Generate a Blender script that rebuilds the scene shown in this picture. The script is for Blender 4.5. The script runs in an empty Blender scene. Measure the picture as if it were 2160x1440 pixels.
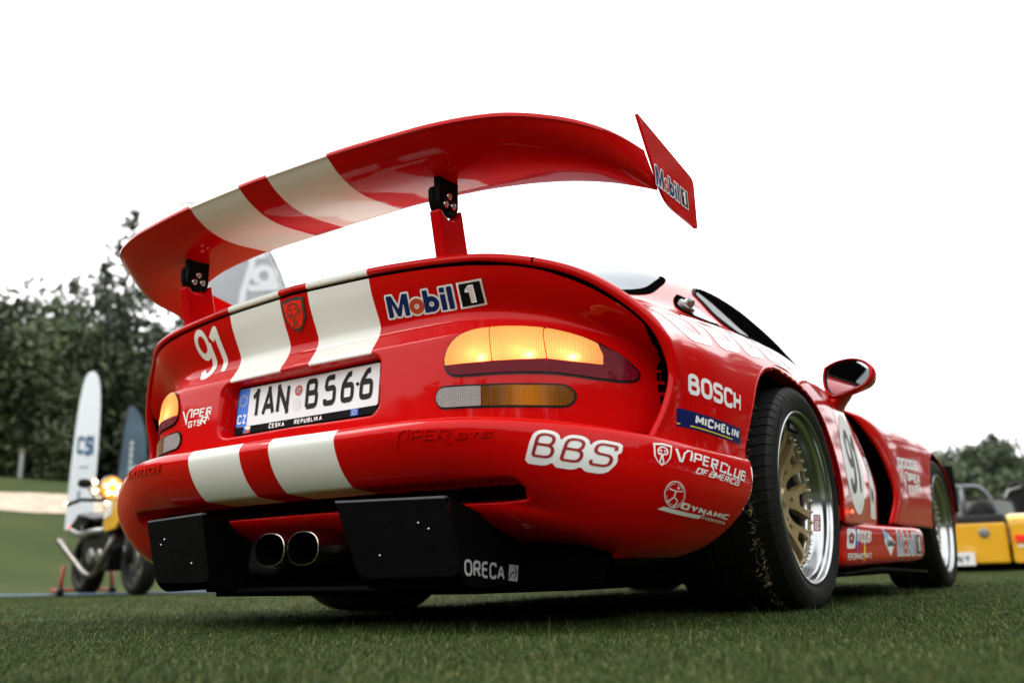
import bpy, bmesh, math, random
import numpy as np
from mathutils import Vector, Matrix
from mathutils.bvhtree import BVHTree
R = math.radians
sc = bpy.context.scene
col = sc.collection
rng = np.random.default_rng(7)
random.seed(7)

# ------------------------------------------------------------------ camera
cam_d = bpy.data.cameras.new('camera')
cam_o = bpy.data.objects.new('camera', cam_d)
col.objects.link(cam_o)
CAM = Vector((1.73386, -2.70072, 0.136395))
YAW, PITCH, ROLL = 0.596, 0.249371, -0.0255226
cy, sy, cp, sp = math.cos(YAW), math.sin(YAW), math.cos(PITCH), math.sin(PITCH)
fwd = Vector((-sy*cp, cy*cp, sp))
rt = Vector((cy, sy, 0))
up = rt.cross(fwd)
r2 = math.cos(ROLL)*rt + math.sin(ROLL)*up
u2 = -math.sin(ROLL)*rt + math.cos(ROLL)*up
M3 = Matrix((r2, u2, -fwd)).transposed()
cam_o.matrix_world = Matrix.Translation(CAM) @ M3.to_4x4()
cam_d.sensor_width = 36.0
cam_d.lens = 1901.07/2160*36
cam_d.clip_start = 0.02
cam_d.clip_end = 2000
cam_d.dof.use_dof = True
cam_d.dof.focus_distance = 2.22
cam_d.dof.aperture_fstop = 2.2
cam_d.dof.aperture_blades = 9
sc.camera = cam_o

# ------------------------------------------------------------------ sky, sun, exposure (overcast)
SUN_ELEV, SUN_ROT = R(52), R(250)
w = bpy.data.worlds.new('World')
sc.world = w
w.use_nodes = True
nt = w.node_tree
nt.nodes.clear()
sky = nt.nodes.new('ShaderNodeTexSky')
sky.sky_type = 'NISHITA'
sky.sun_disc = False
sky.sun_elevation = SUN_ELEV
sky.sun_rotation = SUN_ROT
sky.dust_density = 4.0
hs = nt.nodes.new('ShaderNodeHueSaturation')
hs.inputs['Saturation'].default_value = 0.15
tc = nt.nodes.new('ShaderNodeTexCoord')
nz = nt.nodes.new('ShaderNodeTexNoise')
nz.inputs['Scale'].default_value = 1.6
nz.inputs['Detail'].default_value = 5
mr = nt.nodes.new('ShaderNodeMapRange')
mr.inputs['From Min'].default_value = 0.3
mr.inputs['From Max'].default_value = 0.7
mr.inputs['To Min'].default_value = 9.6
mr.inputs['To Max'].default_value = 11.6
cmb = nt.nodes.new('ShaderNodeCombineColor')
mixc = nt.nodes.new('ShaderNodeMix')
mixc.data_type = 'RGBA'
mixc.inputs[0].default_value = 0.9
bgn = nt.nodes.new('ShaderNodeBackground')
bgn.inputs['Strength'].default_value = 0.105
wo = nt.nodes.new('ShaderNodeOutputWorld')
L = nt.links.new
L(sky.outputs[0], hs.inputs['Color'])
L(tc.outputs['Generated'], nz.inputs['Vector'])
L(nz.outputs['Fac'], mr.inputs['Value'])
for i in range(3):
    L(mr.outputs[0], cmb.inputs[i])
L(hs.outputs[0], mixc.inputs[6])
L(cmb.outputs[0], mixc.inputs[7])
L(mixc.outputs[2], bgn.inputs['Color'])
L(bgn.outputs[0], wo.inputs['Surface'])

sun_d = bpy.data.lights.new('sun', 'SUN')
sun_d.energy = 0.6
sun_d.angle = R(25)
sun_d.color = (1.0, 0.97, 0.93)
sun_o = bpy.data.objects.new('sun', sun_d)
col.objects.link(sun_o)
sd = Vector((math.sin(SUN_ROT)*math.cos(SUN_ELEV), math.cos(SUN_ROT)*math.cos(SUN_ELEV), math.sin(SUN_ELEV)))
sun_o.rotation_euler = sd.to_track_quat('Z', 'Y').to_euler()
sun_o.location = (0, 0, 30)

sc.view_settings.view_transform = 'Standard'
sc.view_settings.look = 'None'
sc.view_settings.exposure = 1.25
sc.view_settings.gamma = 1.0
sc.view_settings.use_curve_mapping = False
sc.cycles.max_bounces = 8
sc.cycles.caustics_reflective = False
sc.cycles.caustics_refractive = False

# ------------------------------------------------------------------ materials
MATS = {}
def mat(name, color, rough=0.5, metal=0.0, coat=0.0, coat_rough=0.03, spec=0.5, emit=None, emit_s=0.0, noise=0.0, nscale=8.0, bump=0.0, bscale=200.0):
    if name in MATS: return MATS[name]
    m = bpy.data.materials.new(name)
    m.use_nodes = True
    t = m.node_tree
    b = t.nodes['Principled BSDF']
    b.inputs['Base Color'].default_value = (*color, 1)
    b.inputs['Roughness'].default_value = rough
    b.inputs['Metallic'].default_value = metal
    b.inputs['Coat Weight'].default_value = coat
    b.inputs['Coat Roughness'].default_value = coat_rough
    b.inputs['Specular IOR Level'].default_value = spec
    if emit:
        b.inputs['Emission Color'].default_value = (*emit, 1)
        b.inputs['Emission Strength'].default_value = emit_s
    if noise or bump:
        tc = t.nodes.new('ShaderNodeTexCoord')
    if noise:
        n = t.nodes.new('ShaderNodeTexNoise'); n.inputs['Scale'].default_value = nscale; n.inputs['Detail'].default_value = 6
        t.links.new(tc.outputs['Object'], n.inputs['Vector'])
        r = t.nodes.new('ShaderNodeMapRange')
        r.inputs['To Min'].default_value = 1-noise; r.inputs['To Max'].default_value = 1+noise
        r.inputs['From Min'].default_value = .3; r.inputs['From Max'].default_value = .7
        t.links.new(n.outputs['Fac'], r.inputs['Value'])
        mx = t.nodes.new('ShaderNodeVectorMath'); mx.operation = 'SCALE'
        mx.inputs[0].default_value = color
        t.links.new(r.outputs[0], mx.inputs['Scale'])
        t.links.new(mx.outputs[0], b.inputs['Base Color'])
    if bump:
        n = t.nodes.new('ShaderNodeTexNoise'); n.inputs['Scale'].default_value = bscale; n.inputs['Detail'].default_value = 3
        t.links.new(tc.outputs['Object'], n.inputs['Vector'])
        bp = t.nodes.new('ShaderNodeBump'); bp.inputs['Strength'].default_value = bump; bp.inputs['Distance'].default_value = .01
        t.links.new(n.outputs['Fac'], bp.inputs['Height'])
        t.links.new(bp.outputs[0], b.inputs['Normal'])
    MATS[name] = m
    return m

RED = (0.52, 0.0012, 0.0016)
CREAM = (0.80, 0.785, 0.73)
def paint(name, s1=None, s2=None, zmin=None):
    """car paint; two lengthwise cream racing stripes painted between |x|=s1 and |x|=s2"""
    m = bpy.data.materials.new(name); m.use_nodes = True
    t = m.node_tree; b = t.nodes['Principled BSDF']
    b.inputs['Roughness'].default_value = 0.38
    b.inputs['Specular IOR Level'].default_value = 0.02
    b.inputs['Coat Weight'].default_value = 0.85
    b.inputs['Coat IOR'].default_value = 1.27
    b.inputs['Coat Roughness'].default_value = 0.02
    tc = t.nodes.new('ShaderNodeTexCoord')
    # fine orange peel in the clear coat
    n = t.nodes.new('ShaderNodeTexNoise'); n.inputs['Scale'].default_value = 260; n.inputs['Detail'].default_value = 1
    t.links.new(tc.outputs['Object'], n.inputs['Vector'])
    bp = t.nodes.new('ShaderNodeBump'); bp.inputs['Strength'].default_value = 0.02; bp.inputs['Distance'].default_value = 0.002
    t.links.new(n.outputs['Fac'], bp.inputs['Height'])
    t.links.new(bp.outputs[0], b.inputs['Coat Normal'])
    # dust: slight roughness variation
    n2 = t.nodes.new('ShaderNodeTexNoise'); n2.inputs['Scale'].default_value = 9; n2.inputs['Detail'].default_value = 8
    t.links.new(tc.outputs['Object'], n2.inputs['Vector'])
    r2_ = t.nodes.new('ShaderNodeMapRange'); r2_.inputs['From Min'].default_value = .35; r2_.inputs['From Max'].default_value = .75
    r2_.inputs['To Min'].default_value = .012; r2_.inputs['To Max'].default_value = .05
    t.links.new(n2.outputs['Fac'], r2_.inputs['Value']); t.links.new(r2_.outputs[0], b.inputs['Coat Roughness'])
    if s1 is None:
        b.inputs['Base Color'].default_value = (*RED, 1)
        return m
    sx = t.nodes.new('ShaderNodeSeparateXYZ'); t.links.new(tc.outputs['Object'], sx.inputs[0])
    def mth(op, a, v):
        k = t.nodes.new('ShaderNodeMath'); k.operation = op
        if hasattr(a, 'is_output'): t.links.new(a, k.inputs[0])
        else: k.inputs[0].default_value = a
        if hasattr(v, 'is_output'): t.links.new(v, k.inputs[1])
        else: k.inputs[1].default_value = v
        return k.outputs[0]
    ax = mth('ABSOLUTE', sx.outputs['X'], 0)
    f = mth('MULTIPLY', mth('GREATER_THAN', ax, s1), mth('LESS_THAN', ax, s2))
    if zmin is not None: f = mth('MULTIPLY', f, mth('GREATER_THAN', sx.outputs['Z'], zmin))
    mx = t.nodes.new('ShaderNodeMix'); mx.data_type = 'RGBA'
    mx.inputs[6].default_value = (*RED, 1); mx.inputs[7].default_value = (*CREAM, 1)
    t.links.new(f, mx.inputs[0]); t.links.new(mx.outputs[2], b.inputs['Base Color'])
    return m
M_RED = paint('red_paint')
M_TAIL = paint('striped_tail_paint', 0.0525, 0.261, 0.654)
M_STRIPE = paint('striped_paint', 0.0525, 0.261)
M_BUMP = paint('striped_bumper_paint', 0.0525, 0.261, 0.306)
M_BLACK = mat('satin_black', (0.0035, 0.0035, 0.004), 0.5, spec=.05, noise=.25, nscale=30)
M_GLOSSBLK = mat('gloss_black', (0.004, 0.004, 0.005), 0.2, spec=.2)
M_VOID = mat('matt_black', (0.002, 0.002, 0.002), 0.9, spec=.0)
M_RUBBER = mat('tyre_rubber', (0.007, 0.007, 0.007), 0.6, spec=.22, noise=.35, nscale=60, bump=.12, bscale=400)
M_GOLD = mat('gold_wheel_paint', (0.44, 0.33, 0.16), 0.36, 0.55, noise=.1, nscale=40)
M_CHROME = mat('polished_lip', (0.40, 0.41, 0.42), 0.18, 1.0, noise=.06, nscale=25)
M_STEEL = mat('steel', (0.62, 0.61, 0.58), 0.22, 1.0)
M_EXH = mat('exhaust_steel', (0.55, 0.50, 0.42), 0.22, 1.0)
M_WHITE = mat('white_vinyl', (0.80, 0.80, 0.79), 0.35)
M_CREAMV = mat('cream_vinyl', CREAM, 0.3)
M_BLUE = mat('blue_vinyl', (0.006, 0.018, 0.10), 0.35, spec=.2)
M_NAVY = mat('navy_vinyl', (0.003, 0.008, 0.085), 0.35, spec=.2)
M_ORANGER = mat('red_orange_vinyl', (0.50, 0.055, 0.015), 0.35)
M_REDV = mat('dark_red_vinyl', (0.30, 0.006, 0.010), 0.35)
M_BLKV = mat('black_vinyl', (0.006, 0.006, 0.006), 0.4, spec=.15)
M_YELV = mat('yellow_vinyl', (0.80, 0.58, 0.02), 0.35)
M_SILV = mat('silver_vinyl', (0.50, 0.52, 0.52), 0.35)
M_EUBLUE = mat('plate_blue', (0.01, 0.13, 0.62), 0.35)
M_CHAR = mat('plate_ink', (0.010, 0.010, 0.011), 0.5, spec=.15)
M_PLATE = mat('plate_white', (0.74, 0.75, 0.76), 0.35)

# ------------------------------------------------------------------ mesh helpers
def link(name, me, m=None, parent=None):
    o = bpy.data.objects.new(name, me)
    col.objects.link(o)
    if m is not None:
        for x in (m if isinstance(m, (list, tuple)) else [m]): me.materials.append(x)
    if parent is not None: o.parent = parent
    return o
def mesh(name, v, f, m=None, parent=None, smooth=True, mi=None, sharp=None):
    me = bpy.data.meshes.new(name)
    me.from_pydata([tuple(map(float, p)) for p in v], [], [tuple(map(int, q)) for q in f])
    if smooth: me.polygons.foreach_set('use_smooth', [True]*len(me.polygons))
    if mi is not None: me.polygons.foreach_set('material_index', [int(k) for k in mi])
    me.update()
    if sharp is not None: me.set_sharp_from_angle(angle=R(sharp))
    return link(name, me, m, parent)
def bm_obj(name, bm, m=None, parent=None, smooth=True, sharp=40):
    me = bpy.data.meshes.new(name)
    bmesh.ops.recalc_face_normals(bm, faces=bm.faces[:])
    bm.to_mesh(me); bm.free()
    if smooth:
        me.polygons.foreach_set('use_smooth', [True]*len(me.polygons))
        me.set_sharp_from_angle(angle=R(sharp))
    return link(name, me, m, parent)
def tag(o, label=None, cat=None, group=None, kind=None):
    if label: o['label'] = label
    if cat: o['category'] = cat
    if group: o['group'] = group
    if kind: o['kind'] = kind
    return o
def empty(name, loc=(0, 0, 0), rz=0.0):
    o = bpy.data.objects.new(name, None); col.objects.link(o)
    o.location = loc; o.rotation_euler = (0, 0, rz); o.empty_display_size = .2
    return o
def cr(P, n, dens=None):
    """centripetal Catmull-Rom through the points P (k,d) -> n points, evenly by parameter"""
    P = np.asarray(P, float); k = len(P)
    d = np.linalg.norm(np.diff(P, axis=0), axis=1)**0.5 + 1e-9
    t = np.r_[0, np.cumsum(d)]
    T = np.empty_like(P)
    T[1:-1] = ((P[1:-1]-P[:-2])/d[:-1, None]*d[1:, None] + (P[2:]-P[1:-1])/d[1:, None]*d[:-1, None])/(d[:-1]+d[1:])[:, None]
    T[0] = (P[1]-P[0])/d[0]; T[-1] = (P[-1]-P[-2])/d[-1]
    u = np.linspace(0, t[-1], n) if dens is None else np.asarray(dens)*t[-1]
    i = np.clip(np.searchsorted(t, u, side='right')-1, 0, k-2)
    h = d[i]; s = (u-t[i])/h
    s = s[:, None]; h = h[:, None]
    return (2*s**3-3*s**2+1)*P[i] + (s**3-2*s**2+s)*h*T[i] + (-2*s**3+3*s**2)*P[i+1] + (s**3-s**2)*h*T[i+1]
def loft(rows, nu, nv):
    """control net rows[i][j] -> grid (nu along i, nv along j)"""
    A = np.array([cr(r_, nv) for r_ in rows])
    return np.stack([cr(A[:, j], nu) for j in range(nv)], axis=1)
def grid_faces(nu, nv, flip=False):
    i, j = np.meshgrid(np.arange(nu-1), np.arange(nv-1), indexing='ij')
    a = (i*nv+j).ravel(); b = a+1; c = a+nv+1; d = a+nv
    return np.stack([a, d, c, b] if not flip else [a, b, c, d], axis=1)
def smooth_grid(G, n=2, lam=.5):
    for _ in range(n):
        H = G.copy()
        H[1:-1, 1:-1] += lam*((G[2:, 1:-1]+G[:-2, 1:-1]+G[1:-1, 2:]+G[1:-1, :-2])/4-G[1:-1, 1:-1])
        G = H
    return G
def ip(x, xs, ys):
    """smooth 1-D interpolation (monotone cubic)"""
    xs = np.asarray(xs, float); ys = np.asarray(ys, float)
    h = np.diff(xs); s = np.diff(ys)/h
    m = np.empty_like(ys); m[0] = s[0]; m[-1] = s[-1]
    for k in range(1, len(xs)-1):
        m[k] = 0 if s[k-1]*s[k] <= 0 else 2*s[k-1]*s[k]/(s[k-1]+s[k])
    x = np.asarray(x, float)
    i = np.clip(np.searchsorted(xs, x, side='right')-1, 0, len(xs)-2)
    t = np.clip((x-xs[i])/h[i], 0, 1)
    return (2*t**3-3*t**2+1)*ys[i]+(t**3-2*t**2+t)*h[i]*m[i]+(-2*t**3+3*t**2)*ys[i+1]+(t**3-t**2)*h[i]*m[i+1]
def box_bm(bm, c, s, rot=None):
    r_ = bmesh.ops.create_cube(bm, size=1.0)
    vs = r_['verts']
    for v in vs: v.co = Vector((v.co.x*s[0], v.co.y*s[1], v.co.z*s[2]))
    if rot is not None: bmesh.ops.rotate(bm, verts=vs, cent=(0, 0, 0), matrix=rot)
    bmesh.ops.translate(bm, verts=vs, vec=c)
    return vs
def tube(pts, r, n=10, closed=False):
    """verts, faces of a tube along pts (radius scalar or per point)"""
    P = [Vector(p) for p in pts]; k = len(P)
    rr = r if hasattr(r, '__len__') else [r]*k
    V = []; F = []
    prev = None
    for i, p in enumerate(P):
        a = P[(i-1) % k] if (closed or i > 0) else p
        b = P[(i+1) % k] if (closed or i < k-1) else p
        t = (b-a).normalized()
        ref = prev if prev is not None else (Vector((0, 0, 1)) if abs(t.z) < .9 else Vector((1, 0, 0)))
        x = (ref - t*ref.dot(t)).normalized(); prev = x
        y = t.cross(x)
        for q in range(n):
            an = 2*math.pi*q/n
            V.append(p + (x*math.cos(an)+y*math.sin(an))*rr[i])
    for i in range(k if closed else k-1):
        for q in range(n):
            F.append((i*n+q, i*n+(q+1) % n, ((i+1) % k)*n+(q+1) % n, ((i+1) % k)*n+q))
    if not closed:
        F.append(tuple(range(n-1, -1, -1))); F.append(tuple((k-1)*n+q for q in range(n)))
    return V, F
def lathe(prof, n=64, axis='x', a0=0, a1=2*math.pi):
    """prof: list of (along axis, radius); revolve about axis x"""
    V = []; F = []; k = len(prof); full = abs(a1-a0-2*math.pi) < 1e-6
    m = n if full else n+1
    for i in range(m):
        an = a0+(a1-a0)*i/n
        for (a, r_) in prof: V.append((a, r_*math.cos(an), r_*math.sin(an)))
    for i in range(n):
        i2 = (i+1) % m
        for j in range(k-1): F.append((i*k+j, i*k+j+1, i2*k+j+1, i2*k+j))
    return V, F
def prism(poly, d0, d1, plane='yz'):
    """extrude polygon; plane 'yz' extrudes along x from d0 to d1, 'xz' along y"""
    n = len(poly); V = []
    for d in (d0, d1):
        for (a, b) in poly: V.append((d, a, b) if plane == 'yz' else (a, d, b) if plane == 'xz' else (a, b, d))
    F = [tuple(range(n-1, -1, -1)), tuple(range(n, 2*n))]
    for i in range(n): F.append((i, (i+1) % n, n+(i+1) % n, n+i))
    return V, F
def rounded(poly, r, n=5):
    out = []; k = len(poly)
    rr = r if hasattr(r, '__len__') else [r]*k
    for i in range(k):
        p = np.array(poly[i], float); a = np.array(poly[i-1], float); b = np.array(poly[(i+1) % k], float)
        la = np.linalg.norm(a-p); lb = np.linalg.norm(b-p)
        q = min(rr[i], .49*la, .49*lb)
        if q < 1e-6: out.append(tuple(p)); continue
        s = p+(a-p)/la*q; e = p+(b-p)/lb*q
        for t in np.linspace(0, 1, n): out.append(tuple((1-t)**2*s+2*t*(1-t)*p+t*t*e))
    return out
def bevel_mesh(o, w_, seg=2):
    md = o.modifiers.new('bevel', 'BEVEL'); md.width = w_; md.segments = seg; md.limit_method = 'ANGLE'; md.angle_limit = R(35)
    return o
def inpoly(P, poly):
    x, y = P[..., 0], P[..., 1]; c = np.zeros(x.shape, bool); n = len(poly)
    for i in range(n):
        (x1, y1), (x2, y2) = poly[i-1], poly[i]
        if y1 == y2: continue
        k = ((y1 > y) != (y2 > y)) & (x < (x2-x1)*(y-y1)/(y2-y1)+x1)
        c ^= k
    return c
def snap_out(P, poly):
    best = None; bq = None
    n = len(poly)
    for i in range(n):
        a = np.array(poly[i-1], float); b = np.array(poly[i], float); e = b-a
        t = np.clip(((P-a)@e)/(e@e), 0, 1)
        q = a+t[:, None]*e; d = ((P-q)**2).sum(1)
        if best is None: best, bq = d, q
        else:
            k = d < best; best = np.where(k, d, best); bq = np.where(k[:, None], q, bq)
    return bq
def cut(V, F, poly, cond):
    """remove faces inside the (y,z) outline and snap the border onto it"""
    V = np.array(V, float); F = np.array(F)
    ins = inpoly(V[:, 1:3], poly) & cond(V)
    fi = ins[F].sum(1)
    keep = fi < 4
    mixed = keep & (fi > 0)
    idx = np.unique(F[mixed][ins[F[mixed]]])
    if len(idx): V[idx, 1:3] = snap_out(V[idx, 1:3], poly)
    return V, F[keep]
def compact(V, F):
    used = np.unique(F); mp = -np.ones(len(V), int); mp[used] = np.arange(len(used))
    return V[used], mp[F]

def outward(o, s):
    """turn the faces so that the flank on side s looks outwards"""
    me = o.data
    n = np.empty(len(me.polygons)*3); me.polygons.foreach_get('normal', n); c = np.empty(len(me.polygons)*3); me.polygons.foreach_get('center', c)
    n = n.reshape(-1, 3); c = c.reshape(-1, 3)
    k = (c[:, 0]*s > .85)
    if (n[k, 0]*s).sum() < 0: me.flip_normals()
    return o
# ------------------------------------------------------------------ flat lettering: signed distances -> clean polygons
def polygonize(D, xs, ys):
    """cells of the grid where D<0, clipped along D=0 -> verts (2d), faces"""
    V = {}; verts = []; F = []
    ny, nx = D.shape
    def vid(key, p):
        k = V.get(key)
        if k is None:
            k = len(verts); V[key] = k; verts.append(p)
        return k
    neg = D < 0
    cnt = neg[:-1, :-1].astype(int)+neg[1:, :-1]+neg[:-1, 1:]+neg[1:, 1:]
    for j, i in zip(*np.nonzero(cnt)):
        cs = ((j, i), (j, i+1), (j+1, i+1), (j+1, i))
        f = []
        for q in range(4):
            a = cs[q]; b = cs[(q+1) % 4]
            da, db = D[a], D[b]
            if da < 0: f.append(vid(a, (xs[a[1]], ys[a[0]])))
            if (da < 0) != (db < 0):
                t = da/(da-db)
                key = (min(a, b), max(a, b))
                f.append(vid(key, (xs[a[1]]+t*(xs[b[1]]-xs[a[1]]), ys[a[0]]+t*(ys[b[0]]-ys[a[0]]))))
        if len(f) >= 3: F.append(f)
    return np.array(verts), F
def sd_seg(X, Y, a, b, w_, ea=0.0, eb=0.0):
    a = np.array(a, float); b = np.array(b, float); e = b-a; l = np.hypot(*e)+1e-12; e = e/l
    al = (X-a[0])*e[0]+(Y-a[1])*e[1]; pe = np.abs(-(X-a[0])*e[1]+(Y-a[1])*e[0])-w_/2
    d = np.maximum(-al-ea, al-l-eb)
    return np.where((pe > 0) & (d > 0), np.hypot(np.maximum(pe, 0), np.maximum(d, 0)), np.maximum(pe, d))
def sd_poly(X, Y, poly):
    P = np.stack([X, Y], -1); n = len(poly); d2 = None
    for i in range(n):
        a = np.array(poly[i-1], float); b = np.array(poly[i], float); e = b-a
        if e@e < 1e-14: continue
        t = np.clip(((P-a)@e)/(e@e), 0, 1); q = ((P-a-t[..., None]*e)**2).sum(-1)
        d2 = q if d2 is None else np.minimum(d2, q)
    return np.sqrt(d2)*np.where(inpoly(P, poly), -1, 1)
def sd_ring(X, Y, c, r_, w_, k=1.0):
    return np.abs(np.hypot((X-c[0])/k, Y-c[1])-r_)-w_/2
def sd_disc(X, Y, c, r_, k=1.0): return np.hypot((X-c[0])/k, Y-c[1])-r_
def sd_line(X, Y, pts, w_, r_=0.0, butt=True):
    closed = len(pts) > 2 and np.allclose(pts[0], pts[-1])
    pts = [tuple(p) for p in pts]
    if r_ > 0 and len(pts) > 2:
        if closed: pts = rounded(pts[:-1], r_, 6); pts = pts+[pts[0]]
        else:
            q = rounded(pts, [0]+[r_]*(len(pts)-2)+[0], 6); pts = q
    n = len(pts); D = None
    for i in range(n-1):
        ea = eb = 0.0
        a, b = np.array(pts[i]), np.array(pts[i+1])
        if np.hypot(*(b-a)) < 1e-9: continue
        def ext(p, q, s):
            u = np.array(q)-p; v = np.array(s)-q
            lu, lv = np.hypot(*u), np.hypot(*v)
            if lu < 1e-9 or lv < 1e-9: return 0
            c = np.clip((u@v)/(lu*lv), -1, 1); an = math.acos(c)
            return w_/2*min(math.tan(an/2), 1.15)
        if i < n-2: eb = ext(a, b, pts[i+2])
        elif closed: eb = ext(a, b, pts[1])
        if i > 0: ea = ext(b, a, pts[i-1])
        elif closed: ea = ext(b, a, pts[-2])
        d = sd_seg(X, Y, a, b, w_, ea, eb)
        D = d if D is None else np.minimum(D, d)
    return D
# stroke letters: (advance width, strokes) on a unit-height body
def C_(w_): return [[(w_, .78), (w_, 1), (0, 1), (0, 0), (w_, 0), (w_, .22)]]
GL = {
 'A': (.62, [[(0, 0), (.31, 1), (.62, 0)], [(.1, .3), (.52, .3)]]),
 'B': (.56, [[(0, 0), (0, 1), (.5, 1), (.5, .53), (0, .53)], [(0, .53), (.56, .53), (.56, 0), (0, 0)]]),
 'C': (.56, C_(.56)), 'D': (.58, [[(0, 0), (0, 1), (.58, 1), (.58, 0), (0, 0)]]),
 'E': (.5, [[(.5, 1), (0, 1), (0, 0), (.5, 0)], [(0, .52), (.44, .52)]]),
 'F': (.5, [[(.5, 1), (0, 1), (0, 0)], [(0, .5), (.42, .5)]]),
 'G': (.58, [[(.58, .8), (.58, 1), (0, 1), (0, 0), (.58, 0), (.58, .48), (.32, .48)]]),
 'H': (.56, [[(0, 0), (0, 1)], [(.56, 0), (.56, 1)], [(0, .52), (.56, .52)]]),
 'I': (.0, [[(0, 0), (0, 1)]]), 'L': (.48, [[(0, 1), (0, 0), (.48, 0)]]),
 'K': (.56, [[(0, 0), (0, 1)], [(.52, 1), (.03, .45)], [(.2, .6), (.56, 0)]]),
 'M': (.74, [[(0, 0), (0, 1), (.37, .25), (.74, 1), (.74, 0)]]),
 'N': (.58, [[(0, 0), (0, 1), (.58, 0), (.58, 1)]]),
 'O': (.6, [[(0, 0), (0, 1), (.6, 1), (.6, 0), (0, 0)]]),
 'P': (.54, [[(0, 0), (0, 1), (.54, 1), (.54, .45), (0, .45)]]),
 'R': (.56, [[(0, 0), (0, 1), (.54, 1), (.54, .48), (0, .48)], [(.28, .48), (.58, 0)]]),
 'S': (.56, [[(.56, .8), (.56, 1), (0, 1), (0, .53), (.56, .53), (.56, 0), (0, 0), (0, .2)]]),
 'T': (.58, [[(0, 1), (.58, 1)], [(.29, 1), (.29, 0)]]),
 'U': (.56, [[(0, 1), (0, 0), (.56, 0), (.56, 1)]]),
 'V': (.62, [[(0, 1), (.31, 0), (.62, 1)]]),
 'Y': (.6, [[(0, 1), (.3, .45), (.6, 1)], [(.3, .45), (.3, 0)]]),
 'Z': (.52, [[(0, 1), (.52, 1), (0, 0), (.52, 0)]]),
 '1': (.3, [[(0, .76), (.26, 1), (.26, 0)]]),
 '5': (.52, [[(.5, 1), (.06, 1), (.02, .56), (.52, .6), (.52, 0), (0, 0), (0, .18)]]),
 '6': (.54, [[(.46, 1), (.3, 1), (0, .6), (0, 0), (.54, 0), (.54, .58), (.02, .58)]]),
 '9': (.54, [[(.54, .45), (0, .45), (0, 1), (.54, 1), (.54, .3), (.3, 0), (.06, 0)]]),
 'u': (.44, [[(0, .7), (0, 0), (.44, 0), (.44, .7)]]), 's': (.4, [[(.4, .7), (0, .7), (0, .36), (.4, .36), (.4, 0), (0, 0)]]),
 'p': (.44, [[(0, -.3), (0, .7), (.44, .7), (.44, 0), (0, 0)]]), 'e': (.44, [[(.44, 0), (0, 0), (0, .7), (.44, .7), (.44, .36), (0, .36)]]),
 'n': (.42, [[(0, 0), (0, .7), (.42, .7), (.42, 0)]]), 'i': (.0, [[(0, 0), (0, .7)], [(0, .86), (0, 1)]]),
 'o': (.44, [[(0, 0), (0, .7), (.44, .7), (.44, 0), (0, 0)]]), 'a': (.44, [[(0, .7), (.44, .7), (.44, 0), (0, 0), (0, .4), (.44, .4)]]),
 'r': (.3, [[(0, 0), (0, .7), (.3, .7)]]), 'm': (.66, [[(0, 0), (0, .7), (.66, .7), (.66, 0)], [(.33, .7), (.33, 0)]]),
 't': (.3, [[(.12, 1), (.12, 0), (.34, 0)], [(-.04, .7), (.34, .7)]]), 'c': (.42, [[(.42, .7), (0, .7), (0, 0), (.42, 0)]]),
 ' ': (.3, []), '-': (.3, [[(0, .5), (.3, .5)]]), 'b': (.46, [[(0, 1), (0, 0), (.46, 0), (.46, .7), (0, .7)]]), 'l': (.0, [[(0, 0), (0, 1)]]),
 'd': (.46, [[(.46, 1), (.46, 0), (0, 0), (0, .7), (.46, .7)]]),
}
def text_w(s, w_, gap):
    return sum(GL[c][0]+w_+gap for c in s)-gap
def sd_text(X, Y, s, x0, y0, h, w_=.16, gap=.1, r_=0.0, sx=1.0, slant=0.0):
    """letters of height h (stroke outlines included) from (x0,y0); w_, gap, r_ relative to h; sx stretches"""
    D = np.full(X.shape, 9.0)
    U = (X-x0-slant*(Y-y0))/h/sx; Vv = (Y-y0)/h
    cx = 0.0
    k = 1-w_
    for c in s:
        adv, st = GL[c]
        msk = (U > cx-.4) & (U < cx+adv+w_+.4)
        if st and msk.any():
            u, v = U[msk], Vv[msk]
            d = np.full(u.shape, 9.0)
            for p in st:
                pp = [(cx+w_/2+a, w_/2+b*k) for a, b in p]
                d = np.minimum(d, sd_line(u, v, pp, w_, r_))
            D[msk] = np.minimum(D[msk], d*h)
        cx += adv+w_+gap
    return D
# ------------------------------------------------------------------ terrain
def hgt(x, y):
    x = np.asarray(x, float); y = np.asarray(y, float)
    hl = ip(np.clip(-x, -50, 300), [-50, 8.5, 12, 19.6, 22.4, 31, 42, 60, 300], [0, 0, .30, 1.72, 2.42, 3.78, 4.45, 4.9, 5.5])
    hl = hl*sstep(y, -16, -4)
    hr = ip(np.clip(y, -300, 400), [-300, 22, 57, 106, 400], [0, 0, 2.7, 5.4, 9.0])*sstep(-np.abs(x+6), -60, -20)
    return np.maximum(hl, hr)
def rrect(a, b, hw, hh, r_):
    """signed distance to a rounded rectangle"""
    qx = np.abs(a)-hw+r_; qy = np.abs(b)-hh+r_
    return np.hypot(np.maximum(qx, 0), np.maximum(qy, 0))+np.minimum(np.maximum(qx, qy), 0)-r_
def sstep(x, a, b):
    t = np.clip((x-a)/(b-a), 0, 1); return t*t*(3-2*t)
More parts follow.
